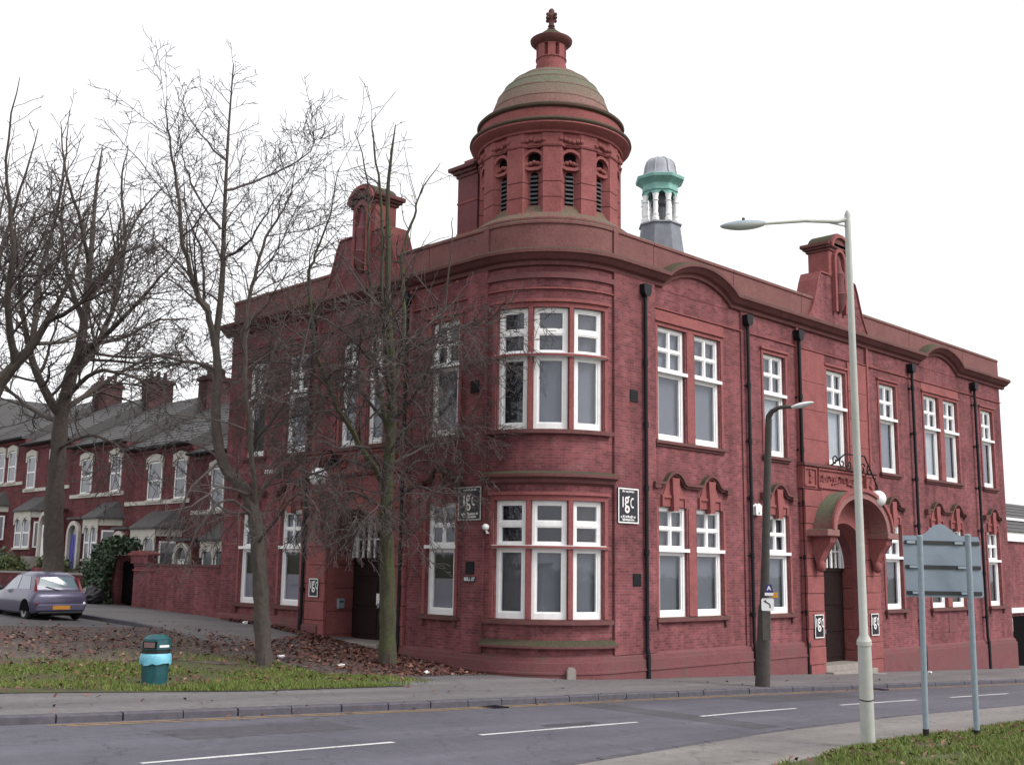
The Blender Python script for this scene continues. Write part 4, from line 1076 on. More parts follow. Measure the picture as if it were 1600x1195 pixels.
# ================================================================== STREET FURNITURE
# tall pale street lamp on the near pavement
X, Y = -4.72, -10.89; Z = g(X, Y)
T = thing('street_lamp', (X, Y, Z), 'tall pale grey street lamp with one long arm in front of the hooded door', 'street lamp')
top = at(1324, 336, 16.27); lean = Vector((top.x-X, top.y-Y, 0)); H = top.z-Z
def P_(t): return Vector((X, Y, Z))+Vector((lean.x*t, lean.y*t, H*t))
MB().tube([P_(-.03), P_(.0), P_(1.32/H*1.0), P_(1.50/H)], [.112, .104, .098, .095], 14).build('base_section', 'lampgrey', T, smooth=True)
MB().tube([P_(1.50/H), P_(1.56/H)], [.110, .106], 14).build('shoulder', 'lampgrey', T)
MB().tube([P_(1.56/H), P_(1.64/H), P_(.6), P_(1.0), P_(1.008)], [.104, .062, .054, .044, .02], 14).build('column', 'lampgrey', T, smooth=True)
MB().tube([P_(.70/H), P_(.715/H)], .1045, 14).build('strap_band', 'black_iron', T)
arm0 = P_(.992); arm1 = at(1188, 350, 16.0)
MB().tube([arm0, arm0.lerp(arm1, .12)+Vector((0, 0, -.03)), arm0.lerp(arm1, .5)+Vector((0, 0, .01)), arm1], [.035, .030, .026, .022], 8).build('arm', 'lampgrey', T, smooth=True)
MB().tube([P_(.978), arm0.lerp(arm1, .30)+Vector((0, 0, -.01))], [.014, .010], 6).build('arm_stay', 'lampgrey', T, smooth=True)
ad = (arm1-arm0).normalized(); hd = Vector((ad.x, ad.y, 0)).normalized(); sd_ = Vector((-hd.y, hd.x, 0))
def lantern(T, org, ad, L, wd, bodymat, nm='lantern_body'):
    sd_ = Vector((-ad.y, ad.x, 0)).normalized(); up = ad.cross(sd_).normalized()
    if up.z < 0: up = -up
    for name, sgn, mat in ((nm, 1, bodymat), ('lantern_bowl', -1, 'blind_pale')):
        b = MB(); n = 14; k = 9; vs = []
        for i in range(n+1):
            t = i/n; ww = wd*(.30+.70*math.sin(math.pi*min(1, t*.86+.10))**.7)*(1 if t < .97 else .6); hh = (.062 if sgn > 0 else .075)*math.sin(math.pi*min(1, max(.05, t*.9+.08)))**.6
            for j in range(k):
                a = math.pi*j/(k-1)
                vs.append(org+ad*(L*t)+sd_*(ww*math.cos(a))+up*(sgn*hh*math.sin(a)))
        fs = [(i*k+j, i*k+j+1, (i+1)*k+j+1, (i+1)*k+j) for i in range(n) for j in range(k-1)]
        fs += [(i*k, (i+1)*k, (i+1)*k+k-1, i*k+k-1) for i in range(n)]+[tuple(range(k)), tuple(n*k+j for j in range(k))]
        b.add(vs, fs); b.build(name, mat, T, smooth=True)
lantern(T, arm1-ad*.05, ad, .66, .125, 'galv')
MB().sphere(arm1+ad*.26+Vector((0, 0, .085)), .025, 8, 6).build('light_sensor', 'blackplastic', T)

# brown swan-neck lamp on the far pavement
X, Y = 4.90, -2.92; Z = g(X, Y)
T = thing('street_lamp', (X, Y, Z), 'older brown street lamp with swan neck on the far pavement', 'street lamp')
q0 = Vector((X, Y, Z)); top = at(1201, 655, 28.3); q = lambda t: q0+(top-q0)*t
Ht = top.z-Z
MB().tube([q(-.02), q(.0), q(1.9/Ht), q(2.05/Ht)], [.20, .195, .165, .145], 16).build('base_section', 'lampbrown', T, smooth=True)
MB().tube([q(2.0/Ht), q(.5), q(1.0)], [.125, .105, .085], 14).build('column', 'lampbrown', T, smooth=True)
h1 = at(1206, 643, 28.2); h2 = at(1216, 637, 28.1); h3 = at(1240, 635.5, 27.9)
MB().tube([q(.99), q(1.01), h1, h2, at(1228, 635.5, 28.0), h3], [.085, .08, .065, .055, .048, .042], 10).build('swan_neck', 'lampbrown', T, smooth=True)
ad2 = (at(1268, 629, 27.7)-h3).normalized()
lantern(T, h3-ad2*.05, ad2, .56, .10, 'signwhite')
MB().box(frame(q(1.55/Ht)+Vector((-.20, -.20, 0)), (.7, -.7, 0), (.7, .7, 0)), -.10, .10, -.02, .02, -.35, .35).build('door_plate', 'lampbrown', T)
# signs strapped to it
vf = Vector((CAM[0]-X, CAM[1]-Y, 0)).normalized(); vs_ = Vector((-vf.y, vf.x, 0))
sg = at(1199.5, 944, 28.0); m = frame((sg.x, sg.y, sg.z), -vs_ if (-vs_).dot(Vector(_r)) > 0 else vs_, vf)
T = thing('direction_sign', tuple(sg), 'square white sign with a black left-bending arrow on the brown lamp post', 'sign')
rr = .155; cn = .03
MB().prism(m, [(-rr, -rr+cn), (-rr+cn, -rr), (rr-cn, -rr), (rr, -rr+cn), (rr, rr-cn), (rr-cn, rr), (-rr+cn, rr), (-rr, rr-cn)], .02, .035).build('plate', 'signwhite', T)
MB().band(m, [(.055, -.085), (.06, -.02), (.03, .02), (-.04, .06)], .036, .039, .032).prism(m, [(-.105, .075), (-.045, .115), (-.03, .035)], .036, .0395).build('arrow', 'signblack', T)
MB().box(m, -.05, .05, -.04, .018, -.1, .1).build('bracket', 'galv', T)
sg = at(1201.5, 920, 28.0); m2 = frame((sg.x, sg.y, sg.z), m(1, 0, 0)-m(0, 0, 0), vf)
T = thing('lamp_number_sign', tuple(sg), 'dark blue sign with a white letter A on the brown lamp post', 'sign')
MB().prism(m2, [(-.11, -.085), (.11, -.085), (.06, .12), (-.06, .12)], .02, .032).build('plate', plain('navy_plate', (.03, .02, .14), .4, .1, 6, bmp=0), T)
text_mesh('lettering', 'A', .15, m2, 0, .02, .0335, 'signwhite', T)
MB().box(m2, -.105, .105, .02, .034, -.16, -.09).build('strip', 'signwhite', T)
MB().box(m2, -.05, .05, -.05, .018, -.14, .05).build('bracket', 'galv', T)
sg = at(1210.5, 929.5, 28.0); m3 = frame((sg.x, sg.y, sg.z), m(1, 0, 0)-m(0, 0, 0), vf)
T = thing('hydrant_plate', tuple(sg), 'small yellow plate on the side of the brown lamp post', 'sign')
MB().box(m3, -.075, .075, .0, .015, -.065, .065).build('plate', 'yellow', T, bevel=.006)
MB().box(m3, -.12, -.05, -.02, -.002, -.03, .03).build('bracket', 'galv', T)

# back of a big road sign on two galvanised posts
p1 = Vector((-3.13, -11.03, g(-3.13, -11.03))); p2 = Vector((-2.42, -11.53, g(-2.42, -11.53)))
t1 = at(1437, 838, 17.26); t2 = at(1512, 836, 17.4)
T = thing('road_sign', tuple((p1+p2)/2), 'grey back of a large road sign with arched top on two galvanised posts', 'road sign')
for p, t in ((p1, t1), (p2, t2)):
    o = MB().tube([p-Vector((0, 0, .3)), p, t+Vector((0, 0, .0))], .045, 12).build('post', 'galv', T, smooth=True)
    MB().tube([p-Vector((0, 0, .02)), p+(t-p)*.07], .049, 12).build('post_foot', 'asphalt_dark', o)
    MB().lathe((t.x, t.y), [(.048, t.z-.01), (.048, t.z+.012), (.03, t.z+.02)], 12).build('post_cap', 'galv', o)
BL = at(1417, 932, 17.33); BR = at(1541, 934, 17.55); TL = at(1414, 835, 17.33)
ax = (BR-BL); wd = ax.length; ax.normalize(); ay = Vector((-ax.y, ax.x, 0)).normalized()
if ay.dot(Vector(_F)) < 0: ay = -ay
hh = TL.z-BL.z; m = frame(BL, ax, ay)
poly = [(.02, 0), (wd-.04, 0), (wd, .03), (wd-.005, hh*.30), (wd-.02, hh-.08), (wd-.05, hh), (wd*.74, hh+.01), (wd*.66, hh+.05), (wd*.60, hh+.12), (wd*.54, hh+.175), (wd*.48, hh+.19), (wd*.41, hh+.17), (wd*.35, hh+.11), (wd*.29, hh+.04), (wd*.22, hh), (.0, hh-.005)]
MB().prism(m, poly, .055, .062).build('panel', 'alu', T)
for z in (hh*.07, hh*.49, hh*.89):
    o = MB().box(m, .03, wd-.04, .035, .055, z-.028, z+.028).build('stiffener_channel', 'blackplastic', T)
    for p, t in ((p1, t1), (p2, t2)):
        u = ((p+(t-p)*((BL.z+z-p.z)/(t.z-p.z)))-BL).dot(ax)
        MB().box(m, u-.07, u+.07, .018, .034, z-.02, z+.02).build('clip', 'galv', o)

# litter bin
X, Y = -9.92, 1.0; Z = g(X, Y)
T = thing('litter_bin', (X, Y, Z), 'dark teal plastic litter bin on the grass with pale blue liner showing', 'litter bin')
def octo(r, z, sx=1.0):
    return [(X+r*sx*math.cos(R_(22.5+45*i)+YAW), Y+r*math.sin(R_(22.5+45*i)+YAW), Z+z) for i in range(8)]
MB().ring(octo(.235, -.02), octo(.265, .52)).build('body', 'tealbin', T, bevel=.01)
b = MB(); rg = random.Random(2); n = 28
vs = []
for j, (r, z) in enumerate(((.268, .62), (.285, .57), (.292, .49), (.288, .43), (.270, .45))):
    for i in range(n):
        a = 2*math.pi*i/n; dr = rg.uniform(-.012, .012)
        vs.append((X+(r+dr)*math.cos(a), Y+(r+dr)*math.sin(a), Z+z+(rg.uniform(-.035, .03) if j == 3 else 0)))
b.add(vs, [(j*n+i, j*n+(i+1) % n, (j+1)*n+(i+1) % n, (j+1)*n+i) for j in range(4) for i in range(n)])
b.build('liner', 'bluebag', T, smooth=True)
MB().ring(octo(.255, .60), octo(.262, .69)).build('neck', 'blackplastic', T)
HDm = MB().ring(octo(.275, .69), octo(.262, .88)).build('hood', 'tealbin', T, bevel=.012)
MB().ring(octo(.27, .88), octo(.14, .965)).build('lid', 'tealbin', T, bevel=.012)
va = math.atan2(CAM[1]-Y, CAM[0]-X)
for da, wd, hh, mat, nm in ((R_(-28), .135, .065, 'void', 'aperture'), (R_(-28), .11, .05, 'brownpaper', 'flap'), (R_(33), .10, .02, 'signwhite', 'sticker')):
    a = va+da; nx = Vector((math.cos(a), math.sin(a), 0)); c = Vector((X, Y, Z+(.785 if nm != 'sticker' else .76)))+nx*(.258 if nm != 'flap' else .268)
    MB().box(frame(c, (-nx.y, nx.x, 0), nx), -wd, wd, -.01, .012, -hh, hh).build(nm, mat, HDm)

# ================================================================== PARKED CAR
def car():
    hx = Vector((.02, 1, 0)).normalized()            # heading
    rx = Vector((hx.y, -hx.x, 0))
    C0 = Vector((-6.12, 16.25, g(-6.2, 16.3)-.16))
    T = thing('parked_car', tuple(C0), 'mauve silver three-door hatchback parked in the side street, seen from behind', 'car')
    mc = lambda l, s, z: C0+hx*l+rx*s+Vector((0, 0, z+.022*l*0))
    # cross-sections: (l, half width at sill, half width at waist, z sill, z waist, z shoulder/roof, half width roof)
    secs = [(-1.90, .62, .66, .34, .62, .74, .56), (-1.84, .74, .79, .26, .62, .80, .70), (-1.70, .80, .83, .22, .66, .86, .72), (-1.2, .81, .84, .20, .68, .90, .74),
            (-.4, .82, .845, .19, .68, .89, .76), (.5, .82, .845, .19, .67, .88, .76), (1.0, .81, .84, .20, .66, .86, .74), (1.5, .79, .81, .21, .62, .78, .68), (1.82, .66, .70, .26, .54, .66, .54), (1.90, .50, .54, .32, .48, .58, .42)]
    b = MB(); k = 10
    for (l, ws, ww, zs, zw, zr, wr) in secs:
        half = [(ws*.92, zs), (ws, zs+.06), (ww, (zs+zw)/2+.05), (ww*.99, zw), (wr, zr)]
        b.v += [tuple(mc(l, s, z)) for s, z in half]+[tuple(mc(l, -s, z)) for s, z in reversed(half)]
    n = len(secs)
    b.f = [(i*k+j, i*k+(j+1) % k, (i+1)*k+(j+1) % k, (i+1)*k+j) for i in range(n-1) for j in range(k)]+[tuple(range(k)), tuple((n-1)*k+j for j in range(k))]
    body = b.build('body', 'carpaint', T, smooth=True)
    # greenhouse
    gs = [(-1.62, .70, .86, .70, .87), (-1.36, .735, .88, .60, 1.30), (-1.10, .745, .88, .575, 1.40), (-.4, .75, .88, .575, 1.44), (.1, .745, .875, .56, 1.40), (.45, .74, .87, .60, 1.22), (.98, .72, .85, .71, .87)]
    b = MB()
    for (l, wb, zb, wt, zt) in gs:
        b.v += [tuple(mc(l, wb, zb-.02)), tuple(mc(l, wb+(wt-wb)*.8, zb+(zt-zb)*.85)), tuple(mc(l, wt*.82, zt)), tuple(mc(l, -wt*.82, zt)), tuple(mc(l, -(wb+(wt-wb)*.8), zb+(zt-zb)*.85)), tuple(mc(l, -wb, zb-.02))]
    n = len(gs); k = 6
    b.f = [(i*k+j, i*k+(j+1) % k, (i+1)*k+(j+1) % k, (i+1)*k+j) for i in range(n-1) for j in range(k)]+[tuple(range(k)), tuple((n-1)*k+j for j in range(k))]
    roof = b.build('roof', 'carpaint', T, smooth=True)
    # glazing standing a few millimetres proud
    def quad(name, pts, mat, parent, thick=.006):
        b = MB(); P3 = [Vector(p) for p in pts]; nn = (P3[1]-P3[0]).cross(P3[-1]-P3[0]).normalized()
        if nn.dot(P3[0]-mc(-.3, 0, .8)) < 0: nn = -nn
        m_ = len(P3)
        b.add([p+nn*.004 for p in P3]+[p+nn*(.004+thick) for p in P3], [tuple(range(m_)), tuple(range(2*m_-1, m_-1, -1))]+[(i, (i+1) % m_, m_+(i+1) % m_, m_+i) for i in range(m_)])
        return b.build(name, mat, parent)
    rw = quad('rear_window', [mc(-1.585, .60, .90), mc(-1.40, .50, 1.26), mc(-1.395, 0, 1.275), mc(-1.40, -.50, 1.26), mc(-1.585, -.60, .90)], M['rearglass'], T)
    MB().tube([mc(-1.63, .02, .885), mc(-1.56, -.36, .99)], .014, 6).build('wiper', 'blackplastic', rw)
    quad('rear_window_trim', [mc(-1.625, .62, .855), mc(-1.60, .61, .895), mc(-1.60, -.61, .895), mc(-1.625, -.62, .855)], 'blackplastic', T)
    for s in (-1, 1):
        def side(l, t):   # point on the glass side at height fraction t
            for (a, c) in zip(gs[:-1], gs[1:]):
                if a[0] <= l <= c[0]:
                    q = (l-a[0])/(c[0]-a[0]); v = [a[i]+(c[i]-a[i])*q for i in range(5)]
                    return mc(l, s*(v[1]+(v[3]-v[1])*.8*t), v[2]-.02+(v[4]-v[2]+.02)*.85*t+.0)
        quad('side_window', [side(-.30, .10), side(.10, .10), side(.78, .12), side(.42, .92), side(.10, .95), side(-.30, .95)], 'carglass', T)
        quad('side_window', [side(-1.28, .16), side(-.38, .10), side(-.38, .95), side(-1.05, .93)], 'carglass', T)
        # tall tail lamps in the rear pillars
        quad('tail_lamp', [mc(-1.70, s*.74, .76), mc(-1.60, s*.725, .90), mc(-1.42, s*.63, 1.24), mc(-1.43, s*.545, 1.25), mc(-1.60, s*.635, .90), mc(-1.72, s*.62, .78)], 'redlens', T, .03)
        for l in (-1.22, 1.22):
            c = mc(l, s*.74, .285)
            Wm = MB(); prof = [(.10, -.09), (.17, -.095), (.27, -.085), (.292, -.05), (.292, .05), (.27, .085), (.17, .09), (.10, .08)]
            nn = 20; vs = []
            for r, w_ in prof:
                for i in range(nn):
                    a = 2*math.pi*i/nn; vs.append(c+hx*(r*math.cos(a))+Vector((0, 0, r*math.sin(a)))+rx*(w_))
            Wm.add(vs, [(j*nn+i, j*nn+(i+1) % nn, (j+1)*nn+(i+1) % nn, (j+1)*nn+i) for j in range(len(prof)-1) for i in range(nn)]+[tuple(range(nn)), tuple((len(prof)-1)*nn+i for i in range(nn))])
            wh = Wm.build('wheel', 'rubber', T, smooth=True)
            Rm = MB(); Rm.add([c+rx*(s*.100)+hx*(r*math.cos(2*math.pi*i/nn))+Vector((0, 0, r*math.sin(2*math.pi*i/nn))) for r in (.19,) for i in range(nn)]+[c+rx*(s*.085)+hx*(.05*math.cos(2*math.pi*i/nn))+Vector((0, 0, .05*math.sin(2*math.pi*i/nn))) for i in range(nn)],
                   [(i, (i+1) % nn, nn+(i+1) % nn, nn+i) for i in range(nn)]+[tuple(range(nn, 2*nn))])
            Rm.build('rim', 'rim', wh)
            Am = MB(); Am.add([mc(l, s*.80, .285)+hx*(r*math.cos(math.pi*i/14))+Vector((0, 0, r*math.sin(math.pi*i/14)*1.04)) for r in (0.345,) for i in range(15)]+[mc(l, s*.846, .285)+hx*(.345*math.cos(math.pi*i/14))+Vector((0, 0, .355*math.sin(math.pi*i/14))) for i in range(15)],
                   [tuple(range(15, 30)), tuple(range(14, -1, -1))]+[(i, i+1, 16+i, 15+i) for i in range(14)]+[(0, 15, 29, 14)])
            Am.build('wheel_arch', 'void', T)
        MB().sphere(mc(.62, s*.92, .93), .10, 10, 7, (.8, .9, .75)).build('door_mirror', 'blackplastic', T, smooth=True)
        MB().sphere(mc(-1.865, s*.70, .50), .055, 10, 7).build('reflector', 'signwhite' if s > 0 else 'redlens', T, smooth=True)
    MB().box(mc, -1.94, -1.70, -.72, .72, .27, .50).build('rear_bumper', 'carpaint', T, bevel=.045)
    MB().box(mc, -1.95, -1.75, -.66, .66, .20, .275).build('bumper_valance', 'blackplastic', T, bevel=.03)
    MB().box(mc, -1.952, -1.942, -.26, .26, .335, .445).build('number_plate', 'plate', T)
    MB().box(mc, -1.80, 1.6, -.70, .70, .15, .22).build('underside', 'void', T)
    MB().tube([mc(-1.15, 0, 1.40), mc(-1.35, 0, 1.56)], .006, 5).build('aerial', 'blackplastic', T)
    return T
M['rearglass'] = plain('sky_bright_rear_glass', (.13, .19, .22), .06, .1, 2, bmp=0, spec=1.0)
car()

# ================================================================== WALLS, HOUSES AND ANNEX
T = thing('garden_wall', (0, 19, g(0, 19)), 'long red brick garden wall running back from the side of the corner building', 'wall')
def mW(u, d, z): return Vector((-d, u, z))
MB().box(mW, 15.87, 22.35, -.24, 0, -1.3, 1.14).build('wall', 'brick', T)
MB().box(mW, 15.87, 22.35, -.27, .035, 1.14, 1.25).build('coping', 'terra_moss', T, bevel=.015)
MB().box(mW, 20.6, 22.35, .0, .06, .96, 1.02).build('band', 'terra', T)
p_ = MB().box(mW, 21.15, 22.55, -.30, .06, 1.25, 1.56).build('raised_pier', 'brick', T)
MB().box(mW, 20.95, 22.75, -.38, .12, 1.56, 1.63).prism(mW, [(20.98, 1.63), (22.72, 1.63), (22.3, 1.74), (21.4, 1.74)], -.34, .10).build('pier_cap', 'terra', p_)
T = thing('gate_pier', (0, 24.6, g(0, 24.6)), 'brick gate pier smothered in ivy at the end of the garden wall', 'wall')
MB().box(mW, 23.65, 24.2, -.4, .1, -.9, 1.45).build('pier', 'brick_house', T)
MB().box(mW, 23.6, 24.25, -.45, .14, 1.45, 1.56).build('pier_cap', 'terra_moss', T)
T = thing('garden_gate', (.2, 22.9, g(0, 23)), 'dark narrow garden gate between the brick wall and the ivy', 'gate')
for k in range(7): MB().box(mW, 22.6+k*.15, 22.73+k*.15, -.22, -.18, -.3, 1.30+.05*(k % 2)).build('board', 'void', T)
MB().box(mW, 22.6, 23.64, -.26, -.22, .9, 1.0).build('rail', 'void', T)
for i, (a, c) in enumerate(((24.9, 31.2), (31.9, 38.0), (38.6, 45.5))):
    T = thing('front_garden_wall', (0, (a+c)/2, g(0, a)), ['low brick front garden wall under the blue-doored house', 'low brick garden wall behind the thick tree trunk', 'low brick garden wall at the left edge of the picture'][i], 'wall', 'front garden walls of the terrace')
    MB().box(mW, a, c, -.2, 0, -.9, .72).build('wall', 'brick_house', T)
    MB().box(mW, a, c, -.24, .04, .72, .80).build('coping', 'concrete', T)
    for u in (a, c-.35): MB().box(mW, u, u+.35, -.28, .06, -.9, 1.0).build('pier', 'brick_house', T)
b = MB(); b.add([(.2, 24.3, .55), (3.5, 24.3, .95), (3.5, 52, 1.0), (.2, 52, .6)], [(0, 1, 2, 3)]); setp(b.build('garden', 'soil'), kind='structure')
b = MB(); b.add([(.2, 16, .2), (3.5, 16, .75), (3.5, 24.3, .95), (.2, 24.3, .55)], [(0, 1, 2, 3)]); setp(b.build('garden', 'soil'), kind='structure')

def house(y0, y1, wins, bay, door, label, zo=0.0, doormat='bluedoor'):
    XF = 3.5; m = lambda u, d, z: Vector((XF-d, u, z+zo))
    T = thing('terraced_house', (XF, (y0+y1)/2, .95), label, 'house', 'terraced houses up the side street')
    zf, ze = .95, 7.10
    b = MB(); b.box(m, y0+.01, y1-.01, -9.0, 0, -.5, ze); b.build('wall', 'brick_house', T)
    rf = MB(); ov = .30
    rf.add([m(y0, ov, ze-.05), m(y1, ov, ze-.05), m(y1, -4.4, 9.75), m(y0, -4.4, 9.75), m(y0, -9.2, ze-.05), m(y1, -9.2, ze-.05),
            m(y0, ov, ze-.15), m(y1, ov, ze-.15), m(y0, -9.2, ze-.15), m(y1, -9.2, ze-.15)],
           [(0, 1, 2, 3), (3, 2, 5, 4), (0, 6, 7, 1), (4, 5, 9, 8), (6, 8, 9, 7), (0, 3, 4, 8, 6), (1, 7, 9, 5, 2)])
    R = rf.build('roof', 'slate', T)
    for k in range(14):
        t = k/14; d = ov+(-4.4-ov)*t; z = ze-.05+(9.75-ze+.05)*t
        MB().box(m, y0+.02, y1-.02, d-.30, d+.005, z+.0, z+.025).build('slate_course', 'slate', R)
    MB().tube([m(y0, ov+.06, ze-.08), m(y1, ov+.06, ze-.08)], .07, 8).build('gutter', 'black_iron', T)
    c = MB().box(m, y0-.45, y0+.45, -5.1, -3.7, 8.6, 10.6).build('chimney', 'sooty', T)
    MB().box(m, y0-.53, y0+.53, -5.18, -3.62, 10.35, 10.5).build('chimney_band', 'sooty', c)
    for k in range(3):
        q = m(y0, -4.0-k*.4, 0); MB().lathe((q.x, q.y), [(.14, 10.6+zo), (.11, 10.7+zo), (.10, 11.0+zo), (.13, 11.05+zo)], 10).build('chimney_pot', 'sooty', c)
    MB().box(m, y0+.1, y1-.1, 0, .06, 4.42, 4.60).build('sill_band', 'cream', T)
    MB().box(m, y0, y1, 0, .08, 6.75, 6.92).build('eaves_band', 'brick_house', T)
    def win(u0, u1, z0, z1, d, head=True, par=T):
        o = MB(); f = .075
        o.box(m, u0, u0+f, d, d+.05, z0, z1).box(m, u1-f, u1, d, d+.05, z0, z1).box(m, u0+f, u1-f, d, d+.049, z0, z0+f).box(m, u0+f, u1-f, d, d+.049, z1-f, z1)
        zm = (z0+z1)/2; o.box(m, u0+f, u1-f, d, d+.06, zm-.04, zm+.04)
        o = o.build('window', 'white', T)
        MB().box(m, u0+f*.5, u1-f*.5, d+.012, d+.018, z0+.03, z1-.03).build('pane', 'housepane', o)
        MB().box(m, u0-.10, u1+.10, d, d+.12, z0-.10, z0).build('sill', 'cream', o)
        if head:
            k = (u0+u1)/2; hw = (u1-u0)/2
            pl = [(k-hw-.16, z1-.30), (k-hw-.16, z1+.22), (k-hw*.4, z1+.34), (k, z1+.37), (k+hw*.4, z1+.34), (k+hw+.16, z1+.22), (k+hw+.16, z1-.30), (k+hw-.02, z1-.30), (k+hw-.02, z1-.04), (k+hw*.5, z1+.03), (k-hw*.5, z1+.03), (k-hw+.02, z1-.04), (k-hw+.02, z1-.30)]
            MB().prism(m, pl, d+.02, d+.11).build('lintel', 'cream', o)
        return o
    for (u0, u1) in wins: win(u0, u1, 4.62, 6.35, .0)
    # ground floor bay
    a, c = bay; dp = .85
    pl = [(a, 0), (a+.55, dp), (c-.55, dp), (c, 0)]
    B = MB(); n = 4
    B.add([m(u, d, zf-.8) for u, d in pl]+[m(u, d, 3.15) for u, d in pl], [(0, 1, 2, 3), (7, 6, 5, 4)]+[(i, (i+1) % 4, 4+(i+1) % 4, 4+i) for i in range(4)])
    B = B.build('bay', 'brick_house', T)
    r = MB(); e = .22; pe = [(a-e, 0), (a+.50, dp+e), (c-.50, dp+e), (c+e, 0)]
    r.add([m(u, d, 3.28) for u, d in pe]+[m(u, d, 3.36) for u, d in pe]+[m(a+.5, 0, 4.12), m(c-.5, 0, 4.12)],
          [(0, 3, 2, 1), (0, 1, 5, 4), (1, 2, 6, 5), (2, 3, 7, 6), (4, 5, 8), (5, 6, 9, 8), (6, 7, 9), (0, 4, 8, 9, 7, 3)])
    r.build('bay_roof', 'slate', B)
    w3 = (c-a-1.1); zA = 2.60
    pl = [(a+.50, 3.279), (a+.50, zA)]
    for k in range(2):
        k0, k1 = a+.55+.08+k*(w3/2), a+.55+k*(w3/2)+w3/2-.08
        pl += [(k0, zA)]+[((k0+k1)/2-(k1-k0)/2*math.cos(math.pi*i/8), zA+.36*math.sin(math.pi*i/8)) for i in range(1, 8)]+[(k1, zA)]
    pl += [(c-.50, zA), (c-.50, 3.279)]
    MB().prism(m, pl, dp+.062, dp+.12).build('bay_arches', 'cream', B)
    hb = MB(); hb.add([m(u, d+.0, 2.96) for u, d in [(a-.05, 0), (a+.53, dp+.06), (c-.53, dp+.06), (c+.05, 0)]]+[m(u, d, 3.28) for u, d in [(a-.05, 0), (a+.53, dp+.06), (c-.53, dp+.06), (c+.05, 0)]],
                      [(0, 1, 5, 4), (1, 2, 6, 5), (2, 3, 7, 6), (3, 0, 4, 7), (0, 3, 2, 1), (4, 5, 6, 7)])
    hb.build('bay_heads', 'cream', B)
    w3 = (c-a-1.1)
    for k in range(2):
        u0 = a+.55+.08+k*(w3/2); win(u0, u0+w3/2-.16, 1.40, 2.94, dp+.01, False)
    def wside(u0, d0, u1, d1):
        ax = (m(u1, d1, 0)-m(u0, d0, 0)); L = ax.length; ax.normalize(); ay = Vector((ax.y, -ax.x, 0))
        if ay.x > 0: ay = -ay
        mm = frame(m(u0, d0, 0), ax, ay)
        o = MB().box(mm, .12, .20, .005, .05, 1.40, 2.75).box(mm, L-.20, L-.12, .005, .05, 1.40, 2.75).box(mm, .20, L-.20, .005, .049, 1.40, 1.48).box(mm, .20, L-.20, .005, .049, 2.67, 2.75).build('window', 'white', T)
        MB().box(mm, .16, L-.16, .012, .02, 1.44, 2.71).build('pane', 'housepane', o)
    wside(a, 0, a+.55, dp); wside(c-.55, dp, c, 0)
    if door is not None:
        pd = dp-.10
        PO = MB().box(m, door-.72, door+.72, 0, pd, zf-.8, 3.30).build('porch', 'brick_house', T)
        MB().prism(m, [(door-.80, 3.30), (door+.80, 3.30), (door+.80, 3.40), (door-.80, 3.40)], 0, pd+.15).build('porch_roof', 'slate', PO)
        m0 = m; m = lambda u, d, z: m0(u, d+pd, z)
        D = MB().box(m, door-.42, door+.42, 0, .03, zf, 2.55).build('door', doormat, T)
        for z0 in (1.15, 1.85): 
            for s in (-.32, .05): MB().box(m, door+s, door+s+.27, .03, .045, z0, z0+.55).build('door_panel', doormat, D)
        ar = [(door+.58*math.cos(math.pi*i/10), 2.55+.58*math.sin(math.pi*i/10)) for i in range(11)]
        MB().band(m, [(door+.56, zf)]+ar+[(door-.56, zf)], .0, .16, .20).build('door_arch', 'cream', D)
        MB().prism(m, [(door+.44*math.cos(math.pi*i/10), 2.56+.44*math.sin(math.pi*i/10)) for i in range(11)], .0, .02).build('fanlight', 'housepane', D)
        MB().box(m, door-.6, door+.6, 0, .9, zf-.6, zf).build('door_step', 'concrete', D)
    return T
M['housepane'] = plain('house_window_glass', (.10, .11, .135), .07, .3, 1.2, bmp=0, spec=.8)
house(18.3, 24.6, [(19.6, 20.6), (21.9, 22.9)], (19.3, 22.4), 23.6, 'brick terraced house nearest the corner building, mostly hidden behind its wall', -1.1, doormat='white')
house(24.6, 30.9, [(25.1, 26.1), (27.3, 28.6)], (25.3, 28.6), 29.45, 'brick terraced house behind the ivy pier with wide white sills', -.55, doormat='white')
house(30.9, 37.1, [(31.4, 32.5), (34.6, 35.8)], (31.0, 33.6), 34.35, 'brick terraced house with the blue front door')
house(37.1, 43.3, [(38.6, 39.7), (41.7, 42.8)], (39.0, 42.2), 37.9, 'brick terraced house directly behind the thick street tree', .55, doormat='white')
house(43.3, 49.6, [(44.5, 45.6), (46.2, 47.3)], (45.2, 48.4), None, 'brick terraced house at the left edge of the picture', 1.0)
# gabled block farther up the street
T = thing('gabled_house', (3.0, 54, 1), 'taller gabled brick house beyond the terrace at the left edge', 'house')
m = lambda u, d, z: Vector((3.0-d, u, z))
MB().prism(m, [(49.7, -.5), (57, -.5), (57, 8.0), (53.35, 11.2), (49.7, 8.0)], -9, 0).build('wall', 'brick_house', T)
for s in (-1, 1):
    MB().prism(m, [(53.35, 11.45), (53.35+s*4.0, 7.93), (53.35+s*4.0, 7.78), (53.35, 11.25)], -9.2, .35).build('roof_slope', 'slate', T)
    MB().prism(m, [(53.35, 11.36), (53.35+s*3.95, 7.88), (53.35+s*3.95, 7.68), (53.35, 11.12)], .35, .40).build('bargeboard', 'white', T)
for u in (51.2, 54.4):
    o = MB().box(m, u, u+1.1, .0, .05, 4.6, 6.4).build('window', 'white', T); MB().box(m, u+.1, u+1.0, .05, .056, 4.7, 6.3).build('pane', 'housepane', o)

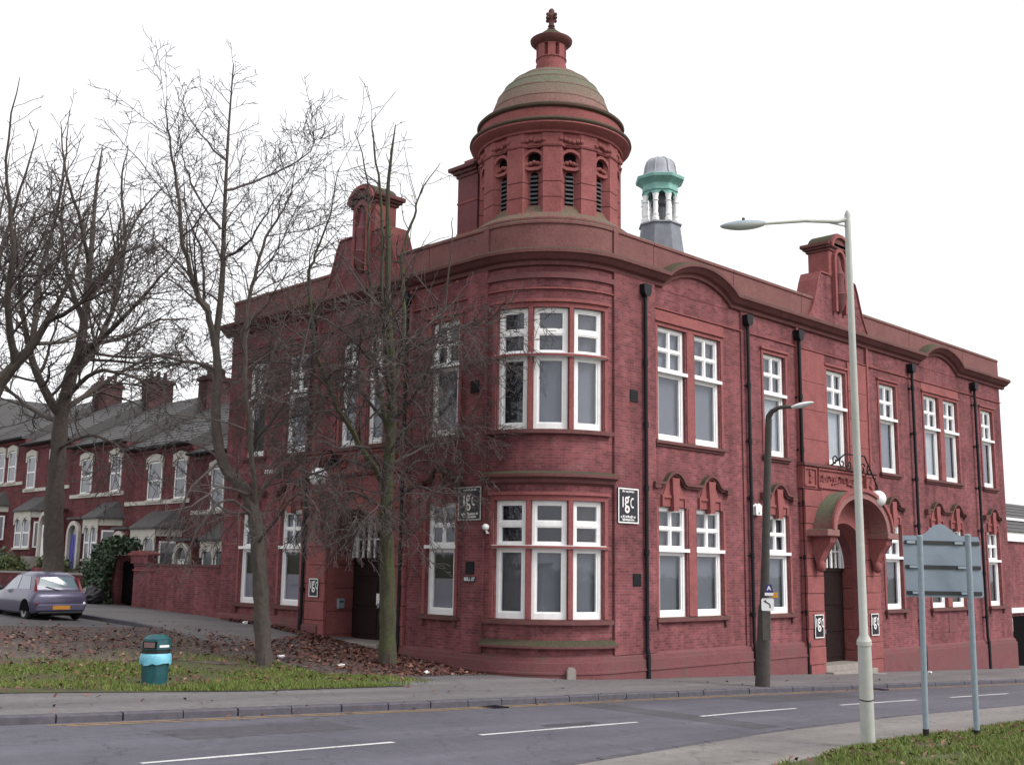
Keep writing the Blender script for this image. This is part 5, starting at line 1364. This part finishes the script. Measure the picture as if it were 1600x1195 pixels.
# houses on the rise behind the terrace
for i, (x0, y0_, wd, zr, lb) in enumerate(((22, 38, 9, 13.2, 'dark brick house on the rise behind the terrace, nearest the corner building'), (24, 49, 9, 14.6, 'dark brick house on the rise behind the terrace, in the middle'), (26, 61, 10, 16.2, 'dark brick house on the rise behind the terrace, farthest up the hill'))):
    T = thing('rear_house', (x0, y0_, 1), lb, 'house', 'houses behind the terrace')
    m = (lambda x0: (lambda u, d, z: Vector((x0-d, u, z))))(x0)
    MB().box(m, y0_, y0_+wd, -8, 0, -1, zr-3.4).build('wall', 'sooty', T)
    b = MB(); b.add([m(y0_-.2, .3, zr-3.5), m(y0_+wd+.2, .3, zr-3.5), m(y0_+wd+.2, -4, zr), m(y0_-.2, -4, zr), m(y0_+wd+.2, -8.3, zr-3.5), m(y0_-.2, -8.3, zr-3.5)], [(0, 1, 2, 3), (3, 2, 4, 5), (0, 3, 5), (1, 4, 2), (0, 5, 4, 1)])
    b.build('roof', 'slate', T)
    for q in (y0_+.3, y0_+wd-1.3):
        c_ = MB().box(m, q, q+1.2, -4.7, -3.5, zr-1.2, zr+1.5).build('chimney', 'sooty', T)
        for k in range(3): MB().lathe((x0+3.8+k*.3, q+.6), [(.13, zr+1.5), (.10, zr+1.95)], 8).build('chimney_pot', 'plinth', c_)
    for k in range(3):
        o = MB().box(m, y0_+1+k*2.8, y0_+2.1+k*2.8, .0, .05, zr-5.9, zr-4.3).build('window', 'white', T); MB().box(m, y0_+1.1+k*2.8, y0_+2.0+k*2.8, .05, .056, zr-5.8, zr-4.4).build('pane', 'housepane', o)
# low workshop beyond the right end
T = thing('workshop', (34, 1.5, -2.8), 'low brick workshop with slate roof beyond the right end of the corner building', 'building')
m = lambda u, d, z: Vector((u, .9-d, z))
MB().box(m, XE+.02, 48, -8, 0, -3.6, 3.05).build('wall', 'brick', T)
MB().box(m, XE+.03, 48, 0, .12, 2.78, 3.22).build('fascia', 'white', T)
b = MB(); b.add([m(XE+.04, .2, 3.20), m(48, .2, 3.20), m(48, -3.6, 5.05), m(XE+.04, -3.6, 5.05), m(48, -8, 3.2), m(XE+.04, -8, 3.2)], [(0, 1, 2, 3), (3, 2, 4, 5), (0, 3, 5), (1, 4, 2)])
R = b.build('roof', 'slate', T)
MB().box(m, XE+.04, 48, -PD, -1.05, 3.86, 3.98).build('roof_light', 'white', R)
for k in range(9):
    t = k/9; MB().box(m, XE+.05, 47.9, .2-3.8*t-.40, .2-3.8*t, 3.21+1.85*t, 3.235+1.85*t).build('slate_course', 'slate', R)
dr = MB().box(m, 30.0, 33.0, .0, .06, -3.4, -.55).build('door', 'void', T)
MB().box(m, 29.6, 33.4, .0, .16, -.40, -.18).build('door_lintel', 'white', T)
MB().box(m, 30.1, 30.9, .061, .07, -.52, -.40+.0).box(m, 30.1, 31.0, .062, .072, -1.2, -.62).build('notice_plate', 'signwhite', dr)

# ================================================================== TREES
def up_n_(n): return int(n*.8)
class Tree:
    def __init__(s, seed): s.rg = random.Random(seed); s.seg = []; s.thick = []
    def poly(s, pts, r0, r1, thick=False):
        n = len(pts)
        for i in range(n-1):
            a = r0+(r1-r0)*(i/(n-1)); c = r0+(r1-r0)*((i+1)/(n-1))
            s.seg.append((pts[i], pts[i+1], a, c))
    def smooth(s, pts, k=4):
        out = []; n = len(pts)
        for i in range(n-1):
            p0, p1, p2, p3 = pts[max(i-1, 0)], pts[i], pts[i+1], pts[min(i+2, n-1)]
            for j in range(k):
                t = j/k
                out.append(.5*((2*p1)+(-p0+p2)*t+(2*p0-5*p1+4*p2-p3)*t*t+(-p0+3*p1-3*p2+p3)*t**3))
        out.append(pts[-1]); return out
    def twig(s, p, d, L, r, lvl, up):
        rg = s.rg; n = 5 if lvl > 1 else 4
        pts = [p]; d = d.normalized()
        for i in range(n):
            d = (d+Vector((rg.gauss(0, .14), rg.gauss(0, .14), rg.gauss(0, .12)+(up if p.z > s.zlow else up-.12)))).normalized()
            pts.append(pts[-1]+d*(L/n))
        re = max(s.rmin, r*.35); s.poly(pts, r, re)
        if lvl <= 0: return
        s.sprout(pts, r, re, L, lvl-1, up)
    def sprout(s, pts, r0, r1, L, lvl, up, t0=.18, dens=1.0):
        rg = s.rg; k = max(2, int(round(s.dens[lvl]*L*dens)))
        n = len(pts)-1
        for q in range(k):
            t = t0+(1-t0)*(q+rg.random())/k; i = min(int(t*n), n-1); f = t*n-i
            p = pts[i].lerp(pts[i+1], f); tan = (pts[i+1]-pts[i]).normalized()
            if p.z > s.ztop and rg.random() < s.thin: continue
            o = tan.orthogonal().normalized(); o = Matrix.Rotation(rg.uniform(0, 6.283), 3, tan) @ o
            ang = rg.uniform(.55, 1.15); d = tan*math.cos(ang)+o*math.sin(ang)
            ln = min(L*rg.uniform(.28, .55)*(1.15-.55*t), s.maxlen[lvl])
            if p.z > s.ztop: ln *= .55
            s.twig(p, d, ln, max(s.rmin, (r0+(r1-r0)*t)*rg.uniform(.38, .58)), lvl, up)
    def mesh(s, name, mat, parent, segs, sides):
        if not segs: return
        A = np.array([[*a, *b_, ra, rb] for a, b_, ra, rb in segs]); p0 = A[:, :3]; p1 = A[:, 3:6]
        t = p1-p0; t /= np.linalg.norm(t, axis=1, keepdims=True)+1e-9
        ref = np.where(np.abs(t[:, 2:3]) > .9, np.array([[1., 0, 0]]), np.array([[0., 0, 1]]))
        u = np.cross(t, ref); u /= np.linalg.norm(u, axis=1, keepdims=True); v = np.cross(t, u)
        n = len(A); off = np.array(wloc(parent)); V = np.zeros((n, 2*sides, 3))
        for j in range(sides):
            a = 2*math.pi*j/sides; dd = u*math.cos(a)+v*math.sin(a)
            V[:, j] = p0-t*A[:, 6:7]*.3+dd*A[:, 6:7]; V[:, sides+j] = p1+dd*A[:, 7:8]
        V = V.reshape(-1, 3)-off
        base = (np.arange(n)*2*sides)[:, None, None]
        q = np.array([[j, (j+1) % sides, sides+(j+1) % sides, sides+j] for j in range(sides)])[None]
        Fc = (base+q).reshape(-1, 4)
        me = bpy.data.meshes.new(name); me.vertices.add(len(V)); me.vertices.foreach_set('co', V.ravel())
        me.loops.add(Fc.size); me.loops.foreach_set('vertex_index', Fc.ravel().astype(np.int32))
        me.polygons.add(len(Fc)); me.polygons.foreach_set('loop_start', np.arange(0, Fc.size, 4, dtype=np.int32))
        me.update(calc_edges=True); me.validate()
        me.polygons.foreach_set('use_smooth', np.ones(len(Fc), dtype=bool))
        me.materials.append(M[mat]); o = bpy.data.objects.new(name, me); COL.objects.link(o); o.parent = parent
        return o
def tree(name, base, label, seed, depth, trunk, limbs, dens, maxlen, rmin, up=.03, bark='bark', hz=(9.0, .55, 6.0), group='bare winter trees'):
    """trunk / limbs: photo directions (px, py, distance offset along the view); trunk radii at ends"""
    T = thing(name, base, label, 'tree', group); t = Tree(seed); t.dens = dens; t.maxlen = maxlen; t.rmin = rmin; t.ztop, t.thin, t.zlow = hz
    rg = t.rg
    pts = [Vector(base)+Vector((0, 0, -.2)), Vector(base)+Vector((0, 0, .05))]+[at(x, y, depth+o) for x, y, o in trunk[0]]
    P = t.smooth(pts, 5); n = len(P); r0, r1 = trunk[1:]
    rad = [r0*(1.0+.55*math.exp(-i/2.2))*(1-i/(n-1))+r1*(i/(n-1)) for i in range(n)]
    rad = [r*(1+.05*math.sin(i*1.9+seed)) for i, r in enumerate(rad)]
    tb = MB().tube(P, rad, 16); ctr = [P[i//16] for i in range(len(tb.v))]
    tb.v = [tuple(c+(Vector(v)-c)*(1+.07*math.sin(i % 16*2.4+i//16*.9)+rg.gauss(0, .035))) for i, (v, c) in enumerate(zip(tb.v, ctr))]
    tb.build('trunk', bark, T, smooth=True)
    t.sprout(P[up_n_(n):], r1*3, r1, 2.2, 1, up, 0, 2.0)
    up_n = int(n*.62); t.sprout(P[up_n:], rad[up_n], r1, (P[-1]-P[up_n]).length*.55, 2, up)
    lim = []
    for (L, ra, rb) in limbs:
        pl = [at(x, y, depth+o) for x, y, o in L]; Q = t.smooth(pl, 4); k = len(Q)
        Q = [q+Vector((rg.gauss(0, .02), rg.gauss(0, .02), rg.gauss(0, .015))) for q in Q]
        lim.append((Q, ra, rb)); ln = sum((Q[i+1]-Q[i]).length for i in range(k-1))
        MB().tube(Q, [ra+(rb-ra)*i/(k-1) for i in range(k)], 7).build('limb', bark if ra > .05 else 'twig', T, smooth=True)
        t.sprout(Q, ra, rb, ln, 2, up, .12)
    t.mesh('crown', 'twig', T, t.seg, 3)
    return T
DN = (5.6, 4.0, 2.8); ML = (.8, 1.6, 2.7)
# tree nearer the side street, forked and tall
bb_ = (-5.47, 4.21, g(-5.47, 4.21))
tree('bare_tree', bb_, 'bare tree with bent trunk and tall straight leader left of the building', 3, 26.4,
     ([(409, 960, 0), (405, 880, 0), (399, 810, 0), (384, 768, 0), (357, 738, 0), (342, 700, 0), (337, 640, 0), (340, 575, 0), (337, 535, 0), (343, 483, 0), (348, 420, 0), (350, 350, .1), (354, 261, .2), (359, 177, .3), (365, 100, .3)], .21, .012),
     [([(336, 540, 0), (324, 487, -.2), (309, 460, -.3), (287, 384, -.5), (280, 318, -.6), (272, 261, -.6), (262, 200, -.6), (260, 150, -.6)], .085, .010),
      ([(326, 490, -.2), (320, 460, 0), (312, 388, .3), (290, 328, .5), (288, 274, .5)], .045, .010),
      ([(345, 358, 0), (317, 321, .3), (293, 271, .6), (285, 234, .7), (278, 190, .8)], .035, .008),
      ([(352, 252, 0), (313, 210, -.5), (280, 154, -.8)], .028, .007),
      ([(354, 300, 0), (414, 277, .4), (477, 244, .8), (494, 217, .9)], .035, .008),
      ([(350, 406, 0), (387, 378, -.4), (412, 344, -.6), (437, 301, -.8)], .040, .009),
      ([(400, 800, 0), (392, 690, -.4), (384, 560, -.5), (390, 468, -.4), (405, 403, -.3), (431, 344, -.2), (451, 311, 0), (461, 264, 0)], .075, .009),
      ([(341, 585, 0), (300, 565, .5), (255, 575, 1.0), (215, 600, 1.3)], .05, .010),
      ([(340, 575, 0), (290, 565, -.6), (235, 553, -1.0), (170, 548, -1.2)], .045, .009),
      ([(345, 720, 0), (300, 760, -.7), (268, 830, -1.0), (255, 880, -1.1)], .035, .009),
      ([(398, 805, 0), (350, 780, -.9), (310, 830, -1.4), (283, 890, -1.5)], .035, .012),
      ([(395, 790, 0), (440, 735, .5), (500, 742, .9), (570, 765, 1.2), (625, 770, 1.3)], .045, .010),
      ([(390, 700, 0), (430, 650, -.6), (462, 600, -.9), (480, 520, -.9), (497, 470, -.9)], .05, .009),
      ([(397, 800, 0), (360, 800, 1.2), (320, 770, 2.0), (270, 720, 2.6)], .04, .009),
      ([(402, 850, 0), (440, 800, -1.0), (470, 770, -1.6), (500, 800, -1.9)], .035, .008),
      ([(390, 775, 0), (345, 760, -1.4), (300, 790, -2.0), (250, 800, -2.3)], .035, .008),
      ([(360, 740, 0), (320, 700, .8), (270, 690, 1.4), (225, 720, 1.7)], .035, .008),
      ([(399, 820, 0), (430, 780, 1.2), (455, 790, 1.7), (480, 830, 1.9)], .03, .008)],
     DN, ML, .0066, hz=(13.5, .25, 6.0))
cc_ = (-1.89, 4.0, g(-1.89, 4.0))
tree('bare_tree', cc_, 'bare tree with thick straight trunk and dense twigs before the side door', 8, 28.7,
     ([(606, 960, 0), (605, 880, 0), (603, 810, 0), (606, 740, 0), (612, 660, 0), (613, 580, .1), (606, 480, .2), (607, 380, .2), (606, 300, .2), (612, 240, .2), (618, 195, .2)], .245, .012),
     [([(605, 760, 0), (560, 690, -.5), (520, 620, -.8), (492, 540, -.9), (483, 437, -.9), (493, 398, -.9), (517, 335, -.9), (529, 262, -.9)], .085, .010),
      ([(610, 700, 0), (590, 600, .8), (580, 480, 1.0), (575, 380, 1.0), (574, 286, 1.0), (556, 205, 1.0)], .075, .010),
      ([(612, 640, 0), (600, 520, -.8), (598, 400, -1.0), (594, 298, -1.0), (583, 214, -1.0), (588, 175, -1.0)], .065, .009),
      ([(612, 620, 0), (632, 520, .6), (630, 400, .8), (647, 340, .9), (656, 304, .9), (688, 254, 1.0)], .07, .009),
      ([(612, 660, 0), (660, 600, -1.0), (690, 500, -1.6), (704, 400, -1.9), (706, 340, -2.0)], .05, .008),
      ([(606, 730, 0), (660, 700, .6), (700, 690, .9), (735, 650, 1.0), (760, 590, 1.1)], .045, .008),
      ([(604, 790, 0), (650, 760, -1.0), (690, 770, -1.5), (740, 770, -1.8)], .04, .008),
      ([(604, 800, 0), (560, 770, -1.2), (515, 780, -1.9), (470, 830, -2.2)], .045, .010),
      ([(606, 740, 0), (540, 720, .6), (480, 740, 1.0), (430, 700, 1.2)], .05, .009),
      ([(611, 670, 0), (550, 600, .9), (500, 590, 1.3), (440, 600, 1.5), (385, 640, 1.6)], .05, .009),
      ([(612, 600, 0), (560, 540, -1.2), (510, 500, -1.8), (455, 490, -2.2)], .05, .009),
      ([(610, 560, 0), (655, 520, 1.0), (700, 480, 1.5), (735, 450, 1.7)], .045, .008),
      ([(604, 795, 0), (625, 830, -1.3), (650, 830, -1.9), (665, 800, -2.2)], .035, .008),
      ([(608, 500, 0), (560, 440, .4), (535, 400, .6), (505, 370, .7)], .04, .008),
      ([(603, 815, 0), (570, 810, 1.0), (530, 790, 1.5), (490, 800, 1.7)], .035, .008),
      ([(604, 770, 0), (650, 720, 1.2), (690, 730, 1.6), (720, 760, 1.7)], .035, .008),
      ([(605, 750, 0), (575, 700, -1.6), (530, 700, -2.3), (490, 690, -2.6), (450, 720, -2.8)], .04, .008),
      ([(603, 805, 0), (600, 790, -1.6), (580, 800, -2.4), (545, 840, -2.8)], .03, .008),
      ([(608, 710, 0), (640, 660, -1.4), (680, 650, -2.0), (715, 680, -2.2)], .035, .008)],
     (7.0, 5.2, 4.8), ML, .0074, up=.01, bark='bark_green', hz=(7.6, .66, 7.0))
# thick street tree by the side kerb
aa_ = (-4.0, 21.2, g(-4.0, 21.2))
tree('bare_tree', aa_, 'thick dark street tree with wide dense crown in front of the terrace', 21, 40.2,
     ([(82, 890, 0), (84, 800, 0), (90, 720, 0), (96, 650, 0), (110, 590, 0), (124, 548, 0), (134, 480, 0), (142, 400, 0), (150, 300, .3), (160, 230, .3)], .44, .02),
     [([(96, 650, 0), (60, 590, -1), (40, 520, -1.5), (30, 430, -2), (20, 330, -2)], .18, .02),
      ([(110, 590, 0), (150, 540, 1), (180, 470, 2), (195, 380, 2.3), (190, 290, 2.5), (200, 230, 2.5)], .15, .015),
      ([(122, 560, 0), (180, 510, -1), (235, 450, -2), (280, 400, -2.5)], .12, .015),
      ([(100, 640, 0), (160, 600, 1.5), (230, 560, 2.5), (300, 555, 3)], .12, .015),
      ([(130, 500, 0), (105, 430, 1), (98, 340, 1.6), (108, 250, 2)], .12, .015),
      ([(96, 660, 0), (50, 640, 2), (0, 600, 3), (-50, 570, 3.4)], .12, .015),
      ([(104, 620, 0), (150, 580, -2), (210, 590, -3), (265, 620, -3.6)], .10, .012),
      ([(136, 470, 0), (175, 420, .6), (220, 330, 1), (262, 290, 1.2)], .09, .012),
      ([(92, 700, 0), (140, 680, -1.5), (190, 700, -2.5), (215, 740, -3)], .07, .012),
      ([(140, 410, 0), (120, 330, -1.5), (100, 250, -2), (95, 190, -2)], .08, .012),
      ([(126, 540, 0), (185, 530, 2.5), (250, 500, 4), (310, 500, 5)], .10, .012)],
     (3.9, 3.2, 2.7), (1.3, 2.6, 4.6), .0110, hz=(13.5, .45, 5.0))
dd_ = at(-60, 900, 33); dd_ = (dd_.x, dd_.y, g(dd_.x, dd_.y))
tree('bare_tree', dd_, 'bare tree leaning in from beyond the left edge of the picture', 33, 33,
     ([(-55, 850, 0), (-45, 750, 0), (-25, 660, 0), (0, 600, 0), (24, 570, 0), (52, 537, 0), (72, 505, 0), (95, 465, 0), (116, 420, 0), (140, 330, 0)], .30, .02),
     [([(0, 600, 0), (-20, 500, .5), (0, 400, 1), (30, 300, 1.2), (60, 200, 1.4)], .13, .012),
      ([(24, 570, 0), (10, 470, -1), (20, 380, -1.4), (10, 250, -1.8), (30, 120, -2)], .12, .010),
      ([(52, 537, 0), (60, 440, 1), (85, 350, 1.5), (100, 260, 1.8), (105, 190, 2)], .10, .010),
      ([(72, 505, 0), (130, 470, -1), (180, 400, -1.4), (210, 320, -1.6)], .08, .010),
      ([(-20, 650, 0), (-40, 560, 1.5), (-30, 450, 2), (0, 340, 2.3), (15, 240, 2.4)], .10, .010),
      ([(52, 537, 0), (110, 530, 1.4), (170, 490, 2.4), (230, 470, 3)], .07, .010)],
     (4.0, 3.1, 2.5), (1.1, 2.1, 3.6), .0092, hz=(12.0, .5, 4.0))

# ================================================================== PLANTS, LEAVES, GRASS
def leaf_cloud(name, mat, parent, centre_fn, n, size, seed, droop=.5):
    r = np.random.RandomState(seed); P = centre_fn(r, n)
    a = r.randn(n, 3); a /= np.linalg.norm(a, axis=1, keepdims=True); c = np.cross(a, r.randn(n, 3)); c /= np.linalg.norm(c, axis=1, keepdims=True)
    s = size*r.uniform(.6, 1.3, (n, 1)); V = np.stack([P-a*s, P+c*s*.6, P+a*s, P-c*s*.6], 1).reshape(-1, 3)
    off = np.array(wloc(parent)) if parent is not None else 0
    F = (np.arange(n)[:, None]*4+np.arange(4)[None])
    me = bpy.data.meshes.new(name); me.from_pydata((V-off).tolist(), [], F.tolist()); me.materials.append(M[mat])
    o = bpy.data.objects.new(name, me); COL.objects.link(o)
    if parent is not None: o.parent = parent
    return o
def blob(c, rx, ry, rz):
    def f(r, n):
        d = r.randn(n, 3); d /= np.linalg.norm(d, axis=1, keepdims=True)
        return np.array(c)+d*np.array([rx, ry, rz])*r.uniform(.55, 1.08, (n, 1))**.6*(1+.25*np.sin(d[:, :1]*7+d[:, 1:2]*5))
    return f
T = thing('ivy', (-.1, 24.4, -.4), 'dark ivy mass climbing over the gate pier by the pavement', 'ivy')
def ivyf(r, n):
    t = r.uniform(0, 1, n); y = 23.6+r.uniform(0, 1.9, n)*(1-.2*t); z = -.5+t*2.5
    return np.stack([-.25-r.uniform(0, .55, n)*(1-.5*t), y+.2*np.sin(z*3), z], 1)
leaf_cloud('foliage', 'ivyleaf', T, ivyf, 4200, .085, 1)
leaf_cloud('trailing_top', 'ivyleaf', T, blob((.0, 23.7, 1.95), .55, 1.1, .32), 1500, .085, 2)
for i, (c, rr, mt, lb) in enumerate((((1.4, 33.4, 1.0), (.6, 1.2, .5), 'shrubleaf', 'yellow-green shrub in front of the blue-doored house'), ((1.2, 40.5, 1.15), (.8, 1.8, .7), 'ivyleaf', 'dark rounded shrub behind the garden wall left of the thick tree'),
                                 ((1.0, 37.6, .95), (.6, 1.1, .5), 'shrubleaf', 'pale variegated shrub beside the thick tree trunk'), ((1.2, 45.5, 1.1), (.8, 1.5, .6), 'shrubleaf', 'shrub in the front garden at the left edge'),
                                 ((1.3, 28.0, 1.0), (.7, 1.4, .5), 'ivyleaf', 'dark green shrub behind the ivy pier'))):
    T = thing('shrub', (c[0], c[1], .6), lb, 'shrub', 'shrubs in the front gardens')
    leaf_cloud('foliage', mt, T, blob(c, *rr), 1300, .09, 10+i)
    MB().tube([(c[0], c[1], .4), (c[0], c[1], c[2])], .04, 6).build('stem', 'bark', T)
T = thing('bin_bag', (-1.1, 24.2, g(-1, 24)), 'shiny black bin bag slumped against the ivy behind the car', 'bin bag')
b = MB(); rg = random.Random(9); b.sphere((-PD, 23.6, g(-1, 24)+.32), .45, 16, 10, (1, 1, .8)); b.v = [tuple(Vector(v)+Vector((rg.gauss(0, .03), rg.gauss(0, .03), rg.gauss(0, .02)))) for v in b.v]
b.build('sack', 'binbag', T); MB().lathe((-PD, 23.6), [(.10, g(-1, 24)+.64), (.05, g(-1, 24)+.70), (.11, g(-1, 24)+.80)], 9).build('tied_neck', 'binbag', T)

def scatter(name, mat, pts, sizes, seed, flat=True, label=None):
    r = np.random.RandomState(seed); n = len(pts); P = np.array(pts)
    yaw = r.uniform(0, 6.283, n); tx = r.normal(0, .35, n); ty = r.normal(0, .35, n)
    s = np.array(sizes)
    a = np.stack([np.cos(yaw), np.sin(yaw), tx], 1)*s[:, None]; c = np.stack([-np.sin(yaw), np.cos(yaw), ty], 1)*s[:, None]*.7
    mid = P+np.stack([np.zeros(n), np.zeros(n), s*.28], 1)
    V = np.stack([P-a, mid+c, P+a, mid-c], 1).reshape(-1, 3)
    me = bpy.data.meshes.new(name); me.from_pydata(V.tolist(), [], (np.arange(n)[:, None]*4+np.arange(4)).tolist()); me.materials.append(M[mat])
    o = bpy.data.objects.new(name, me); COL.objects.link(o); setp(o, label, name.replace('_', ' '), kind='stuff'); return o
rs = np.random.RandomState(7); pts = []; sz = []
def put(x, y, s, lift=.035):
    pts.append((x, y, g(x, y)+lift)); sz.append(s)
for _ in range(5200):                     # drift along the foot of the side front and round the two trees
    y = rs.uniform(1.8, 14.5); x = -rs.beta(1.1, 2.0)*(5.0 if y < 7.5 else max(.7, 5.0-(y-7.5)*2.2))-.1
    if x > -.25: x -= .2
    put(x, y, rs.uniform(.035, .075))
for _ in range(950): put(rs.uniform(-22, -4.8), rs.beta(2.0, 1.1)*10.6+.2, rs.uniform(.03, .07), .07)
for _ in range(1500): put(rs.uniform(-13, -3.5), rs.normal(7.5, 1.6), rs.uniform(.03, .07), .07)
for _ in range(900): put(rs.uniform(-20, -4), rs.uniform(.2, 4.8), rs.uniform(.03, .055), .075)
for _ in range(45): put(rs.uniform(-14, 14), rs.uniform(-3.2, -.2), rs.uniform(.03, .06), .02)
for _ in range(35):
    x = rs.uniform(-12, 10); pts.append((x, yF(x)-abs(rs.normal(0, .2))-.02, g(x, -3.5)-.10)); sz.append(rs.uniform(.03, .05))
for _ in range(420):
    x = rs.uniform(-12, 6); y = yG(x)-abs(rs.normal(0, 2.0)); pts.append((x, y, bank(x, y)+.05)); sz.append(rs.uniform(.03, .055))
scatter('fallen_leaves', 'leaflitter', pts, sz, 3, label='brown fallen leaves drifted over the grass and along the side wall')
lv = []
for _ in range(46):
    q = at(rs.uniform(450, 720), rs.uniform(430, 850), 28.7+rs.uniform(-1.6, 1.2)); lv.append(tuple(q))
scatter('last_leaves', 'orange_leaf', lv, [.045]*len(lv), 5, label='few orange leaves still hanging in the dense twigs')
# litter
for i, (px_, py_, lb) in enumerate(((533, 1041, 'crumpled white paper scrap below the thick straight trunk'), (668, 1052, 'torn pale wrapper on the grass near the kerb side path'), (440, 1027, 'white paper scrap beside the bent trunk'), (383, 974, 'crumpled white cup by the foot of the side wall'), (1453, 1051, 'white carton on the pavement at the foot of the street front'))):
    v = ray(px_, py_); t = 10.0
    while t < 60:
        q = CAM+v*t
        if q[2] < g(q[0], q[1])+.03: break
        t += .02
    T = thing('litter', tuple(q), lb, 'litter', 'litter on the ground')
    b = MB(); b.sphere((q[0], q[1], q[2]+.03), .07, 7, 5, (1.3, .9, .6)); rg = random.Random(i); b.v = [tuple(Vector(p)+Vector((rg.gauss(0, .02), rg.gauss(0, .02), rg.gauss(0, .012)))) for p in b.v]
    b.build('crumpled_paper', 'signwhite', T)

def grass_patch(name, n, fn, hgt, seed, label):
    r = np.random.RandomState(seed); P = np.array(fn(r, n)); n = len(P)
    yaw = r.uniform(0, 6.283, n); h = hgt*r.uniform(.45, 1.25, n); w_ = .006+.008*r.rand(n)
    d = np.stack([np.cos(yaw), np.sin(yaw), 0*yaw], 1); lean = np.stack([r.normal(0, .5, n), r.normal(0, .5, n), np.ones(n)], 1)
    V = np.stack([P-d*w_[:, None], P+d*w_[:, None], P+lean*h[:, None]], 1).reshape(-1, 3)
    F = np.arange(3*n).reshape(-1, 3)
    me = bpy.data.meshes.new(name); me.vertices.add(3*n); me.vertices.foreach_set('co', V.ravel()); me.loops.add(3*n)
    me.loops.foreach_set('vertex_index', F.ravel().astype(np.int32)); me.polygons.add(n); me.polygons.foreach_set('loop_start', np.arange(0, 3*n, 3, dtype=np.int32))
    me.update(calc_edges=True); me.materials.append(M['blade'])
    o = bpy.data.objects.new(name, me); COL.objects.link(o); setp(o, label, 'grass', kind='stuff')
def fl(r, n):
    out = []
    x = r.uniform(-19, -3.6, n); y = r.beta(1.0, 1.5, n)*9.5-.5
    keep = r.rand(n)
    pn = np.sin(x*1.7+np.sin(y*1.3)*2)+np.sin(y*2.3+x*.7)+np.sin(x*.6-y*1.1)
    for a, c, k, q in zip(x, y, keep, pn):
        if c < yGr(a)+.02: continue
        if a > -4.85 and c > 1.2+(-a-3.4)*.9: continue
        dens = (1 if c < 3.4 else max(.06, 1-(c-3.4)/2.6))*(.50+.34*q)
        if k < dens: out.append((a, c, g(a, c)+.02))
    return out
grass_patch('grass', 125000, fl, .075, 1, 'patchy short grass on the corner plot by the litter bin')
def fr(r, n):
    out = []
    x = r.uniform(-11, 7, n); d = r.beta(1, 2.2, n)*6
    pn = np.sin(x*2.1+np.sin(d*2.3)*2)+np.sin(d*3.3+x*1.1)
    k = r.rand(n)
    for a, c, q, kk in zip(x, d, pn, k):
        if kk > .62+.36*q: continue
        y = yG(a)-c+.05; out.append((a, y, bank(a, y)-.01))
    return out
grass_patch('bank_grass', 110000, fr, .075, 2, 'bright grass on the near bank under the road sign')
